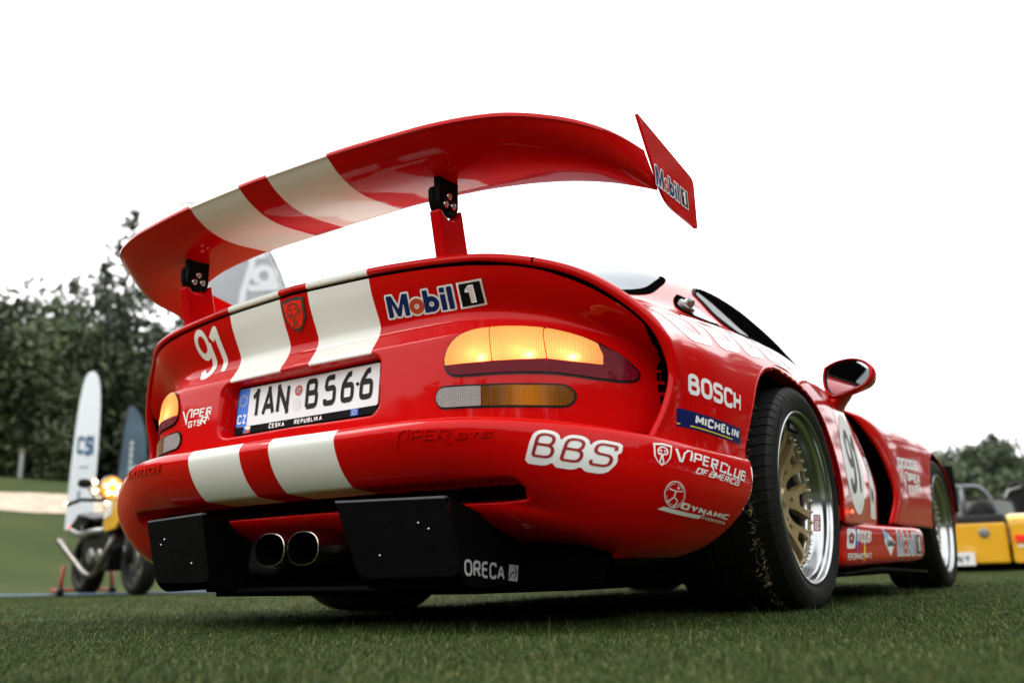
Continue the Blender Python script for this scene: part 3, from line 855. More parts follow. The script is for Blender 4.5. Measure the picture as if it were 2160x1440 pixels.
# ---- number plate in its frame
def plate():
    # plate plane: y from -1.112 (z .54) to -1.103 (z .645)
    ang = math.atan2(.009, .105)
    def P(a, b, k=0.0):   # a across, b up from plate bottom, k towards the viewer
        return (a, -1.113+b*math.sin(ang)-k*math.cos(ang), .533+b*math.cos(ang)+k*math.sin(ang)*-1)
    def slab(name, pl, k0, k1, m, parent, bev=0):
        n = len(pl); V = [P(a, b, k0) for a, b in pl]+[P(a, b, k1) for a, b in pl]
        F = [tuple(range(n)), tuple(range(2*n-1, n-1, -1))]+[(i, n+i, n+(i+1) % n, (i+1) % n) for i in range(n)]
        o = mesh(name, V, F, m, parent, smooth=False)
        if bev: bevel_mesh(o, bev)
        return o
    fr = slab('number_plate', rounded([(-.270, -.022), (.270, -.022), (.270, .122), (-.270, .122)], .012, 5), -.016, -.0035, M_BLACK, car, .002)
    W, H = .516, .107
    slab('plate_panel', rounded([(-.2605, 0), (.2605, 0), (.2605, H), (-.2605, H)], .006, 4), -.004, 0, M_PLATE, fr)
    slab('country_band', [(-.2600, .0008), (-.2165, .0008), (-.2165, H-.001), (-.2600, H-.001)], .0002, .0005, M_EUBLUE, fr)
    res = .0022
    def ink(name, fn, a0, a1, b0, b1, m, k, r_=.0016, walls=0):
        xs = np.arange(a0, a1+r_, r_); ys = np.arange(b0, b1+r_, r_); X, Y = np.meshgrid(xs, ys)
        v, F = polygonize(fn(X, Y), xs, ys)
        return mesh(name, [P(a, b, k) for a, b in v], F, m, fr, smooth=False)
    x = -.205
    # registration characters 1AN B566, tall and narrow
    for s_, x0 in (('1', -.203), ('A', -.160), ('N', -.103), ('B', .006), ('5', .072), ('6', .133), ('6', .197)):
        ink('registration_character', lambda X, Y: sd_text(X, Y, s_, x0, .019, .080, .175, .1, .15 if s_ in 'B56' else 0, .78), x0-.01, x0+.065, .010, .105, M_CHAR, .0012, .0011)
    ink('country_code', lambda X, Y: sd_text(X, Y, 'CZ', -.2555, .008, .026, .19, .18, .18, .85), -.2595, -.2165, .004, .04, M_WHITE, .0009, .0009)
    def stars(X, Y, cx, cy_, r_, q):
        D = np.full(X.shape, 9.0)
        for i in range(12):
            a = i*math.pi/6
            D = np.minimum(D, np.hypot(X-cx-r_*math.cos(a), Y-cy_-r_*math.sin(a))-q)
        return D
    ink('star_ring', lambda X, Y: stars(X, Y, -.2385, .073, .0150, .0019), -.258, -.218, .052, .094, M_YELV, .0009, .0007)
    # stickers on the plate
    ink('inspection_sticker', lambda X, Y: np.abs(np.hypot(X+.022, Y-.074)-.0105)-.0035, -.04, -.004, .055, .095, mat('sticker_red', (.45, .07, .06), .5), .0010)
    ink('inspection_sticker', lambda X, Y: np.hypot(X+.0215, Y-.0735)-.0045, -.04, -.004, .055, .095, mat('sticker_brown', (.28, .16, .10), .5), .0011)
    ink('sticker_residue', lambda X, Y: np.hypot(X+.025, Y-.036)-.016, -.045, -.004, .015, .06, mat('sticker_grey', (.66, .67, .68), .5), .0008)
    bm = bmesh.new(); bmesh.ops.create_icosphere(bm, subdivisions=2, radius=.0045)
    bmesh.ops.translate(bm, verts=bm.verts, vec=P(.1895, .062, .001)); bm_obj('plate_screw', bm, M_BLACK, fr)
    # caption strip of the frame
    slab('caption_strip', [(-.2600, -.0205), (.2600, -.0205), (.2600, -.0005), (-.2600, -.0005)], -.0032, .0022, M_BLACK, fr, .0008)
    ink('caption_lettering', lambda X, Y: np.minimum(sd_text(X, Y, 'CESKA', -.122, -.0165, .0125, .22, .22, .15, 1.0), np.minimum(sd_seg(X, Y, (-.1185, -.0023), (-.1165, -.0035), .0012), np.minimum(sd_seg(X, Y, (-.1165, -.0035), (-.1145, -.0023), .0012), sd_seg(X, Y, (-.058, -.0033), (-.0555, -.0018), .0012)))), -.125, -.03, -.019, -.001, M_WHITE, .0027, .0006)
    ink('caption_lettering', lambda X, Y: sd_text(X, Y, 'REPUBLIKA', -.026, -.0165, .0125, .22, .22, .15, 1.0), -.03, .10, -.019, -.003, M_WHITE, .0027, .0006)
    ink('star_flag', lambda X, Y: np.maximum(np.abs(X-.187)-.0125, np.abs(Y+.0095)-.0085), .17, .205, -.02, .002, M_EUBLUE, .0026)
    ink('star_flag', lambda X, Y: stars(X, Y, .187, -.0095, .0055, .0010), .176, .198, -.018, 0, M_YELV, .0029, .0005)
    ink('national_flag', lambda X, Y: np.maximum(np.abs(X+.210)-.0135, np.abs(Y+.006)-.0045), -.23, -.19, -.02, .002, M_WHITE, .0026)
    ink('national_flag', lambda X, Y: np.maximum(np.abs(X+.210)-.0135, np.abs(Y+.0150)-.0045), -.23, -.19, -.022, .002, M_ORANGER, .0026)
    ink('national_flag', lambda X, Y: np.maximum(np.maximum(-(X+.2235), (X+.2235)-.013+np.abs(Y+.0105)*1.4), np.abs(Y+.0105)-.009), -.23, -.20, -.022, .002, M_EUBLUE, .0029)
    for a in (-.10, .035):
        bm = bmesh.new(); box_bm(bm, (a, -1.105, .497), (.012, .004, .03)); bm_obj('plate_clip', bm, M_STEEL, fr)
plate()

# ---- diffuser: two black box fins and the tray between them
def diffuser():
    root = None
    for s in (1, -1):
        # rear face (slightly inclined), outer plate and inner plate
        to, ti, bo, bi = np.array((.522, -1.184, .291)), np.array((.236, -1.222, .296)), np.array((.530, -1.137, .128)), np.array((.262, -1.168, .128))
        def q(p, dy=0, dx=0): return (s*(p[0]+dx), p[1]+dy, p[2])
        # rear panel with rounded lower corners: 14x10 grid bent at the two ends
        n = 24; V = []; F = []
        outline = rounded([(0, 0), (1, 0), (1, 1), (0, 1)], [.14, .14, .02, .05], 6)
        for k, dz in enumerate((0, .006)):
            for (a, b) in outline:
                p = (ti*(1-a)+to*a)*b+(bi*(1-a)+bo*a)*(1-b)
                V.append((s*p[0], p[1]+dz, p[2]))
        m = len(outline)
        F = [tuple(range(m)), tuple(range(2*m-1, m-1, -1))]+[(i, m+i, m+(i+1) % m, (i+1) % m) for i in range(m)]
        o = mesh('diffuser_fin', V, F, M_BLACK, car, smooth=False); bevel_mesh(o, .002)
        # top flange with its pale worn edge
        V = [q(ti, 0), q(to, 0), q(to, .012), q(ti, .012)]; V += [(a, b, c+.0045) for a, b, c in V]
        F = [(0, 1, 2, 3), (7, 6, 5, 4), (0, 4, 5, 1), (1, 5, 6, 2), (2, 6, 7, 3), (3, 7, 4, 0)]
        mesh('fin_edge', V, F, mat('worn_black_edge', (.10, .10, .115), .35), o, smooth=False)
        # outer side plate
        x1 = .529
        P_ = rounded([(-1.181, .293), (-1.137, .128), (-1.110, .105), (-.80, .110), (-.84, .20), (-1.090, .268)], [.003, .03, .02, .01, .01, .01], 5)
        V, F = prism(P_, s*(x1-.004), s*(x1+.003), 'yz'); o2 = mesh('diffuser_side_plate', V, F, M_BLACK, o, smooth=False); bevel_mesh(o2, .0015)
        # inner side plate, runs forward and inward-down
        P_ = rounded([(-1.219, .298), (-1.168, .135), (-1.145, .105), (-.80, .11), (-.86, .21), (-1.08, .272)], [.003, .03, .02, .01, .01, .01], 5)
        V, F = prism(P_, s*.238, s*.244, 'yz'); V = [(a+s*(.024*(.30-c)/.17), b, c) for a, b, c in V]
        mesh('diffuser_side_plate', V, F, M_BLACK, o, smooth=False)
        for (a, b) in ((.80, .62), (.72, .70), (.28, .30)):
            p = (ti*(1-a)+to*a)*b+(bi*(1-a)+bo*a)*(1-b)
            bm = bmesh.new(); bmesh.ops.create_icosphere(bm, subdivisions=1, radius=.0032)
            bmesh.ops.translate(bm, verts=bm.verts, vec=(s*p[0], p[1]-.001, p[2])); bm_obj('rivet', bm, M_STEEL, o)
    # lower tray
    V, F = prism([(-.40, -.98), (-.24, -1.09), (.24, -1.09), (.40, -.98), (.44, -.7), (-.44, -.7)], .100, .112, 'xy')
    bevel_mesh(mesh('diffuser_tray', V, F, M_BLACK, car, smooth=False), .003)
    for s in (1, -1):
        V, F = prism([(s*.53, .105), (s*.74, .105), (s*.76, .16), (s*.70, .24), (s*.53, .25)], -.90, -.885, 'xz')
        mesh('bulkhead', V, F, M_VOID, car, smooth=False)  # black panel added to block light behind the bumper
diffuser()

# ---- twin oval tailpipes
def pipes():
    for x0 in (-.059, .059):
        ol = [tuple(p) for p in cr(np.array([(.054*np.sign(math.cos(a))*abs(math.cos(a))**.82, .040*np.sign(math.sin(a))*abs(math.sin(a))**.82) for a in np.linspace(0, 2*math.pi, 29)]), 40)[:-1]]
        m = len(ol); V = []; F = []
        rings = [(1.0, -.80), (1.0, -1.146), (.995, -1.151), (.955, -1.152), (.93, -1.148), (.925, -.80)]
        for (k, y) in rings:
            for a, b in ol: V.append((x0+a*k, y, .203+b*k))
        for r_ in range(len(rings)-1):
            for i in range(m): F.append((r_*m+i, r_*m+(i+1) % m, (r_+1)*m+(i+1) % m, (r_+1)*m+i))
        mi = [0]*(3*m)+[1]*(2*m)
        o = mesh('tailpipe', V, F, [M_EXH, M_VOID], car, mi=mi, sharp=40)
        V = [(x0+a*.925, -.86, .203+b*.925) for a, b in ol]
        mesh('pipe_inside', V, [tuple(range(m))], M_VOID, o, smooth=False)
    for s in (1, -1):
        bm = bmesh.new(); box_bm(bm, (s*.30, -1.0, .19), (.30, .10, .10))
        o = bm_obj('silencer', bm, mat('dull_silencer', (.05, .047, .042), .5, .8, noise=.3), car, smooth=False); bevel_mesh(o, .03, 4)
pipes()

# dark cells of the slotted vent beside the rim, and the rolled lip of the wheel arches
def details():
    for sgn in (1, -1):
        for k in range(6):
            z = .450+k*.0265; x = .880+.006*math.sin(math.pi*(k+.5)/8)+.014*max(0, (3.5-k)/4)
            v = []
            for a, b in ((-.008, -.009), (.010, -.009), (.010, .009), (-.008, .009)):
                h = cast_y(BV_T, (x+a)*sgn, z+b); v.append(h[0]+Vector((sgn*.0, -.0015, 0)))
            mesh('vent_cell', v, [(0, 1, 2, 3)] if sgn > 0 else [(3, 2, 1, 0)], M_VOID, car, smooth=False)
        pts = []
        for (y, z) in ARC_TOP+[]:
            c = Vector((0, y+.10, z-.36)).normalized()*.004
            h = BV_S.ray_cast(Vector((2.0*sgn, y+c.y, z+c.z)), Vector((-sgn, 0, 0)))
            if h[0] is not None and abs(h[0].x) > .8: pts.append(Vector((h[0].x-sgn*.003, y, z)))
        V, F = tube(pts, .0045, 8)
        mesh('arch_lip', V, F, M_RED, car)
        # inner return of the lip
        V = []
        for p in pts: V += [tuple(p), (p.x-sgn*.045, p.y, p.z)]
        F = [(2*i, 2*i+1, 2*i+3, 2*i+2) for i in range(len(pts)-1)]
        mesh('arch_return', V, F, M_RED, car)
    for sgn in (1, -1):
        x = .70*sgn; zg = float(ip(.70, GX, GZ)); pts = []
        for z in np.linspace(zg+.003, zg+.020, 7):
            h = [BV_S.ray_cast(Vector((x+q, -1.6, z)), Vector((0, 1, 0))) for q in (-.0018, .0018)]
            if all(k[0] is not None for k in h): pts.append([k[0]+k[1]*(.0006 if k[1].y < 0 else -.0006) for k in h])
        for y in np.linspace(-1.070, -.98, 10):
            h = [BV_S.ray_cast(Vector((x+q, y, 2.0 if y > -1.0 else .95)), Vector((0, 0, -1))) for q in (-.0018, .0018)]
            if all(k[0] is not None for k in h): pts.append([k[0]+Vector((0, 0, .0006)) for k in h])
        V = [p for q in pts for p in q]
        mesh('boot_joint', V, [(2*i, 2*i+1, 2*i+3, 2*i+2) for i in range(len(pts)-1)], M_VOID, car)
details()
# ---- wheels (outer face towards +x, then mirrored by rotation)
def make_wheel(xo, yc, zc, Rt, tw, Rr, name='wheel'):
    """xo: plane of the rim lip; Rt tyre radius; tw tyre width; Rr lip radius"""
    root = None
    ang = []
    for q in range(64):
        for f_, gr in ((0, 0), (.84, 0), (.86, 1), (.98, 1)): ang.append((2*math.pi*(q+f_)/64, gr))
    n = len(ang)
    xi = xo+.008-tw
    pts = [(xo-.002, Rr-.006, 0), (xo+.004, Rr+.004, 0), (xo+.009, Rr+.018, 0), (xo+.0105, Rr+.030, 0), (xo+.0095, Rr+.0305, 0), (xo+.0105, Rr+.036, 0), (xo+.008, Rr+.050, 0), (xo+.002, Rt-.014, 1), (xo-.008, Rt-.004, 1)]
    e = xo-.012
    for a in np.linspace(0, 1, 6)[1:]: pts.append((e-.055*a, Rt-.003+.003*a, 1))
    e -= .055
    def groove(w_, d): return [(e-.001, Rt-d, 0), (e-w_, Rt-d, 0), (e-w_-.001, Rt, 1)]
    pts += groove(.009, .007); e -= .010
    for a in (.5, 1): pts.append((e-.045*a, Rt, 1))
    e -= .045; pts += groove(.010, .007); e -= .011
    for a in (.5, 1): pts.append((e-.05*a, Rt, 1))
    e -= .05; pts += groove(.010, .007); e -= .011
    pts += [(xi+.03, Rt-.002, 1), (xi+.012, Rt-.012, 1), (xi, Rt-.04, 0), (xi, Rr+.01, 0), (xi+.01, Rr-.01, 0)]
    V = []; k = len(pts)
    for i in range(n):
        for (x, r_, tr) in pts:
            an = ang[i][0]+.35*(xo-x)
            rr = r_-(.0040 if (tr and ang[i][1]) else 0)
            V.append((x, yc+rr*math.cos(an), zc+rr*math.sin(an)))
    F = []
    for i in range(n):
        i2 = (i+1) % n
        for j in range(k-1): F.append((i*k+j, i*k+j+1, i2*k+j+1, i2*k+j))
    root = mesh(name, V, F, M_RUBBER, car, sharp=35)
    root.name = name
    # polished lip
    prof = [(xo-.012, Rr-.010), (xo-.004, Rr-.002), (xo+.002, Rr), (xo+.005, Rr-.003), (xo+.004, Rr-.007), (xo-.002, Rr-.010), (xo-.012, Rr-.012), (xo-.018, Rr-.020), (xo-.022, Rr-.025), (xo-.030, Rr-.028), (xo-.050, Rr-.034), (xo-.056, Rr-.038), (xo-.058, Rr-.052), (xo-.12, Rr-.06), (xo-.2, Rr-.065), (xi+.04, Rr-.04)]
    V, F = lathe(cr(np.array(prof), 60), 120)
    mesh('rim', [(a, b+yc, c+zc) for a, b, c in V], F, M_CHROME, root, sharp=30)
    # gold centre: ten split spokes cut out of a dished plate
    Ro = Rr-.045
    xs = np.linspace(-Ro-.004, Ro+.004, 150); X, Y = np.meshgrid(xs, xs)
    Rd = np.hypot(X, Y); A = np.arctan2(Y, X)
    N = 8; st = 2*math.pi/N
    Al = (A+st/2) % st-st/2
    lx = Rd*np.cos(Al); ly = np.abs(Rd*np.sin(Al))
    sp = sd_line(lx, ly, [(.03, .012), (.115, .0165), (.140, .021), (.168, .036), (Ro, .046)], .021, .03)
    D = np.minimum(sp, np.minimum(Rd-.070, np.abs(Rd-(Ro-.003))-.006))
    D = np.minimum(D, np.maximum(np.abs(lx-.137)-.014, ly-.018))
    D = np.minimum(D, np.maximum(np.abs(lx-.098)-.006, ly-.016))
    D = np.maximum(D, Rd-Ro)
    v2, F2 = polygonize(D, xs, xs)
    def dish(r_): return xo-.056-.026*sstep(r_, .20, .10)+.012*sstep(r_, .08, .05)
    m = len(v2); rr = np.hypot(v2[:, 0], v2[:, 1]); fx = dish(rr)
    V = [(fx[i], yc+v2[i, 0], zc+v2[i, 1]) for i in range(m)]+[(fx[i]-.026, yc+v2[i, 0], zc+v2[i, 1]) for i in range(m)]
    cnt = {}
    for f in F2:
        for q in range(len(f)):
            e_ = (f[q], f[(q+1) % len(f)]); cnt[e_] = 1
    F = [tuple(f) for f in F2]
    for (a, b) in list(cnt):
        if (b, a) not in cnt: F.append((b, a, a+m, b+m))
    c = mesh('wheel_centre', V, F, M_GOLD, root, sharp=35)
    bevel = c.modifiers.new('b', 'BEVEL'); bevel.width = .0022; bevel.segments = 2; bevel.limit_method = 'ANGLE'; bevel.angle_limit = R(60)
    # hub cap
    V, F = lathe([(xo-.062, .0), (xo-.062, .022), (xo-.068, .030), (xo-.082, .034), (xo-.095, .036)], 28)
    mesh('hub_cap', [(a, b+yc, cc+zc) for a, b, cc in V], F, M_GOLD, root, sharp=30)
    # ring of small bolts
    Vb = []; Fb = []
    for i in range(40):
        an = 2*math.pi*i/40; r0 = Rr-.0445
        vv, ff = lathe([(xo-.052, .0), (xo-.0465, .0), (xo-.0465, .0035), (xo-.050, .0048), (xo-.058, .0048)], 8)
        o_ = len(Vb)
        Vb += [(a, b+yc+r0*math.cos(an), cc+zc+r0*math.sin(an)) for a, b, cc in vv]; Fb += [tuple(q+o_ for q in f) for f in ff]
    tag(mesh('rim_bolts', Vb, Fb, M_STEEL, root, sharp=30), kind='stuff')
    # dark brake disc behind
    V, F = lathe([(xo-.17, .05), (xo-.165, .17), (xo-.185, .172)], 48)
    mesh('brake_disc', [(a, b+yc, cc+zc) for a, b, cc in V], F, mat('brake_steel', (.05, .048, .045), .45, .8), root, sharp=30)
    V, F = lathe([(xo-.19, .0), (xo-.19, Rr-.05)], 32)
    mesh('hub_carrier', [(a, b+yc, cc+zc) for a, b, cc in V], F, M_VOID, root)
    # valve
    a = R(76); r1 = Rr-.034
    V, F = tube([(xo-.052, yc+r1*math.cos(a), zc+r1*math.sin(a)), (xo-.036, yc+(r1-.012)*math.cos(a), zc+(r1-.012)*math.sin(a)), (xo-.022, yc+(r1-.018)*math.cos(a), zc+(r1-.018)*math.sin(a))], [.0035, .0035, .0045], 8)
    mesh('valve', V, F, M_BLACK, root)
    return root
def twin(root, loc, rz, sx=1):
    c = root.copy(); col.objects.link(c); c.parent = car; c.location = loc; c.rotation_euler = (0, 0, rz)
    for ch in list(root.children):
        d = ch.copy(); col.objects.link(d); d.parent = c
    return c
RW = make_wheel(.934, 0, .328, .328, .335, .253)
twin(RW, (0, 0, 0), math.pi)
FW = make_wheel(.890, 0, .322, .322, .275, .247)
FW.location = (0, 2.444, 0)
twin(FW, (0, 2.444, 0), math.pi)
# raised lettering on the sidewall
def arc_text(s, root, x, yc, zc, r0, h, a0, m, w_=.2, dirn=-1):
    W = text_w(s, w_, .25)*h
    res = h/9
    xs = np.arange(-res, W+res, res); ys = np.arange(-res, h+2*res, res); X, Y = np.meshgrid(xs, ys)
    v, F = polygonize(sd_text(X, Y, s, 0, 0, h, w_, .25, .1), xs, ys)
    V = []
    for a, b in v:
        an = a0+dirn*a/r0
        V.append((x, yc+(r0+b)*math.cos(an), zc+(r0+b)*math.sin(an)))
    return mesh('sidewall_lettering', V, F, m, root, smooth=False)
M_LET = mat('raised_rubber', (.055, .055, .055), .45)
arc_text('CINTURATO', RW, .9448, 0, .328, .290, .014, R(128), M_LET)
arc_text('335-30 R 18', RW, .9448, 0, .328, .290, .014, R(78), M_LET) if False else None
# sticker on the polished lip, reads upwards
def rim_sticker(root, xo, yc, zc, Rr, a_mid):
    res = .0012
    xs = np.arange(-.029, .030, res); ys = np.arange(-.0125, .0126, res); X, Y = np.meshgrid(xs, ys)
    for nm, D, m, lift in (('lip_sticker', rrect(X, Y, .027, .0115, .004), M_REDV, .0006), ('lip_lettering', sd_text(X, Y, 'BBS', -.0225, -.0075, .015, .17, .12, .18, 1.25), M_WHITE, .0012)):
        v, F = polygonize(D, xs, ys); V = []
        for a, b in v:
            rr = Rr-.0302+(b)*.26-lift; an = a_mid+a/rr
            V.append((xo-.039+b*.9, yc+rr*math.cos(an), zc+rr*math.sin(an)))
        mesh(nm, V, F, m, root, smooth=False)
rim_sticker(RW, .934, 0, .328, .253, R(-18))
# dry grass caught in the tyre groove
def tyre_grass():
    V = []; F = []
    r_ = random.Random(3)
    for i in range(170):
        a = R(r_.uniform(130, 268)); 
        if r_.random() < .6: a = R(r_.gauss(215, 28))
        x = .878+.030*(R(200)-a)/R(70)*.3+r_.gauss(0, .007); rr = .3285
        L_ = r_.uniform(.004, .024); w_ = .0006
        p = Vector((x, rr*math.cos(a), .328+rr*math.sin(a))); nrm = Vector((0, math.cos(a), math.sin(a))); tg = Vector((0, -math.sin(a), math.cos(a)))
        d = (Vector((1, 0, 0))*r_.uniform(-1, 1)+tg*r_.uniform(-1, 1)+nrm*r_.uniform(0, .45)).normalized()
        q = p+d*L_; mid = (p+q)/2+nrm*.002; side = d.cross(nrm).normalized()*w_
        o = len(V); V += [p-side, p+side, mid+side, mid-side, q]; F += [(o, o+1, o+2, o+3), (o+3, o+2, o+4)]
    tag(mesh('grass_clippings', V, F, mat('dry_grass', (.42, .34, .17), .8, noise=.4, nscale=90), RW, smooth=False), kind='stuff')
tyre_grass()

# ---- glass and openings, laid on the body side
def side_patch(name, poly, m, parent, lift, thick_edge=None, res=.008, nx=1, bv=None):
    """outline in (y, z), laid on the flank from the side"""
    bv = bv or BV_S
    P = np.array(poly); lo = P.min(0)-.02; hi = P.max(0)+.02
    xs = np.arange(lo[0], hi[0], res); ys = np.arange(lo[1], hi[1], res); X, Y = np.meshgrid(xs, ys)
    D = sd_poly(X, Y, poly)
    v, F = polygonize(D, xs, ys); V = []
    for a, b in v:
        h = bv.ray_cast(Vector((2.0, a, b)), Vector((-1, 0, 0)))
        if h[0] is None: h = bv.find_nearest(Vector((1.0, a, b)))
        nn = h[1] if h[1].x > 0 else -h[1]
        V.append(h[0]+nn*lift)
    return mesh(name, V, F, m, parent)
M_GLASS = mat('tinted_glass', (.004, .005, .006), .03, spec=.6)
M_PALEG = mat('rear_glass', (.19, .225, .25), .3, spec=.08)
SW = [(.085, 1.035), (.15, 1.072), (.30, 1.100), (.60, 1.105), (.85, 1.07), (1.10, .98), (1.28, .885), (1.0, .878), (.60, .885), (.30, .893), (.17, .902), (.10, .955)]
SW = [tuple(p) for p in cr(np.array(SW+[SW[0]]), 80)[:-1]]
o = side_patch('side_window', SW, M_VOID, car, .002)
V, F = tube([tuple((BV_S.ray_cast(Vector((2, a, b)), Vector((-1, 0, 0)))[0] or Vector((.6, a, b)))) for a, b in SW], .006, 8, True)
mesh('window_seal', V, F, M_BLACK, o)
side_patch('pillar_reflection', [(.088, 1.030), (.125, 1.050), (.30, .905), (.20, .90), (.11, .955)], mat('pale_reflection', (.20, .22, .23), .4, spec=.1), o, .006)  # pillar strip painted pale for the reflection on the window frame
QW = [(-.085, .992), (-.03, .985), (.0, .950), (.035, .912), (.04, .893), (-.06, .882), (-.19, .885), (-.215, .905), (-.16, .952)]
QW = [tuple(p) for p in cr(np.array(QW+[QW[0]]), 60)[:-1]]
q = side_patch('filler_recess', QW, M_VOID, car, .002)
side_patch('recess_panel', [(-.105, .965), (-.055, .968), (-.018, .940), (.018, .908), (.022, .897), (-.06, .886), (-.15, .888), (-.150, .925)], M_WHITE, q, .005)
h = BV_S.ray_cast(Vector((2, -.150, .918)), Vector((-1, 0, 0)))
nn = h[1] if h[1].x > 0 else -h[1]
V, F = lathe([(-.004, .030), (.014, .030), (.018, .026), (.020, .018), (.034, .016), (.040, .010), (.040, 0)], 26)
rotm = Vector((1, 0, 0)).rotation_difference(nn).to_matrix()
mesh('filler_cap', [h[0]+rotm @ Vector(p) for p in V], F, mat('dull_cap', (.20, .20, .20), .3, .9), q, sharp=30)
# rear window (seen along the edge of the roof)
def top_patch(name, poly, m, parent, lift, res=.02):
    P = np.array(poly); lo = P.min(0)-.04; hi = P.max(0)+.04
    xs = np.arange(lo[0], hi[0], res); ys = np.arange(lo[1], hi[1], res); X, Y = np.meshgrid(xs, ys)
    v, F = polygonize(sd_poly(X, Y, poly), xs, ys); V = []
    for a, b in v:
        h = BV_S.ray_cast(Vector((a, b, 3.0)), Vector((0, 0, -1)))
        nn = h[1] if h[1].z > 0 else -h[1]
        V.append(h[0]+nn*lift)
    return mesh(name, V, F, m, parent)
BW = [(.56, -.62), (.605, -.50), (.615, -.33), (.585, -.16), (.545, -.02), (.49, .06), (.38, .095), (.2, .11)]
BW = [tuple(p) for p in cr(np.array(BW), 40)]
BWf = BW+[(-x, y) for x, y in BW[::-1]]
bw = top_patch('rear_window', BWf, M_VOID, car, .002)
top_patch('window_glass', [(x*.965, -.26+(y+.26)*.955) for x, y in BWf], M_PALEG, bw, .005)

# ---- front wing (fender) with the open vent behind it
def fender():
    for s in (1, -1):
        rows = [np.array(r_) for r_ in (
         [(.887, 1.222, .285), (.897, 1.330, .41), (.887, 1.241, .55), (.866, 1.096, .651), (.833, .996, .711), (.70, .93, .757)],
         [(.893, 1.215, .285), (.903, 1.325, .41), (.893, 1.235, .55), (.872, 1.09, .655), (.838, .99, .715), (.70, .93, .763)],
         [(.904, 1.24, .285), (.913, 1.345, .41), (.904, 1.26, .56), (.882, 1.13, .668), (.843, 1.05, .725), (.69, 1.0, .775)],
         [(.905, 1.55, .285), (.913, 1.58, .42), (.907, 1.55, .56), (.885, 1.50, .68), (.835, 1.47, .745), (.67, 1.43, .793)],
         [(.905, 1.95, .285), (.913, 1.95, .42), (.908, 1.95, .56), (.888, 1.95, .69), (.835, 1.95, .758), (.65, 1.95, .808)],
         [(.908, 2.42, .285), (.913, 2.42, .42), (.910, 2.42, .56), (.890, 2.42, .680), (.838, 2.42, .742), (.70, 2.42, .79)],
         [(.88, 2.85, .285), (.885, 2.85, .40), (.88, 2.85, .50), (.86, 2.85, .58), (.80, 2.85, .63), (.66, 2.85, .66)],
         [(.74, 3.12, .27), (.75, 3.12, .33), (.74, 3.12, .39), (.72, 3.12, .43), (.68, 3.12, .46), (.58, 3.13, .48)])]
        G = smooth_grid(loft(rows, 130, 60), 3)
        V = G.reshape(-1, 3); F = grid_faces(130, 60, True)
        AF = [(2.444-.385+.02*0, .27)]+[(2.444+.385*math.cos(a), .322+.365*math.sin(a)) for a in np.linspace(math.pi, 0, 40)]+[(2.83, .1), (2.06, .1)]
        V, F = cut(V, F, AF, lambda v: v[:, 0] > .5)
        V = V*[s, 1, 1]
        if s < 0: F = F[:, ::-1]
        o = outward(mesh('front_fender', V, F, [M_RED, M_VOID], car), s)
        md = o.modifiers.new('thick', 'SOLIDIFY'); md.thickness = .006; md.offset = -1; md.material_offset = 1
        if s > 0: R_ = o
    return R_
fend = fender()
bpy.context.view_layer.update()
BV_F = bvh(fend)
# black block standing in for the dark inside of the front fender
bm = bmesh.new(); box_bm(bm, (.84, 2.87, .52), (.14, .05, .26)); bevel_mesh(bm_obj('fender_inside', bm, M_BLACK, car), .01)

# ---- sill skirt
def sill():
    for s in (1, -1):
        rows = []
        for (y, x, zt, zb) in ((.33, .905, .268, .130), (.36, .921, .268, .126), (.42, .925, .267, .122), (.9, .925, .268, .126), (1.3, .925, .270, .132), (1.62, .926, .273, .138), (1.70, .922, .270, .146), (1.745, .905, .258, .165)):
            rows.append([(x-.12, y, zt+.012), (x-.03, y, zt+.008), (x-.006, y, zt-.004), (x+.001, y, zt-.03), (x, y, (zt+zb)/2), (x-.004, y, zb+.02), (x-.018, y, zb+.002), (x-.12, y, zb-.01)])
        G = loft([np.array(r_) for r_ in rows], 90, 40)
        V = G.reshape(-1, 3)*[s, 1, 1]
        o = mesh('sill_skirt', V, grid_faces(90, 40, s < 0), M_RED, car)
        V, F = prism([(s*.80, .30), (s*.928, .36), (s*.936, .8), (s*.936, 1.5), (s*.915, 1.75), (s*.8, 1.8)], .100, .108, 'xy')
        V = [(a, b, c+.012*math.sin((b-.3)*3.2)*(b > .6)) for a, b, c in V]
        mesh('sill_splitter', V, F, M_BLACK, car, smooth=False)
        if s > 0: k = o
        # black gap closing between sill and door
        V, F = prism([(.40, .255), (1.9, .255), (1.9, .32), (.40, .32)], s*.84, s*.85, 'yz')
        mesh('sill_closing', V, F, M_VOID, car, smooth=False)
    return k
sill_o = sill()
bpy.context.view_layer.update()
BV_L = bvh(sill_o)

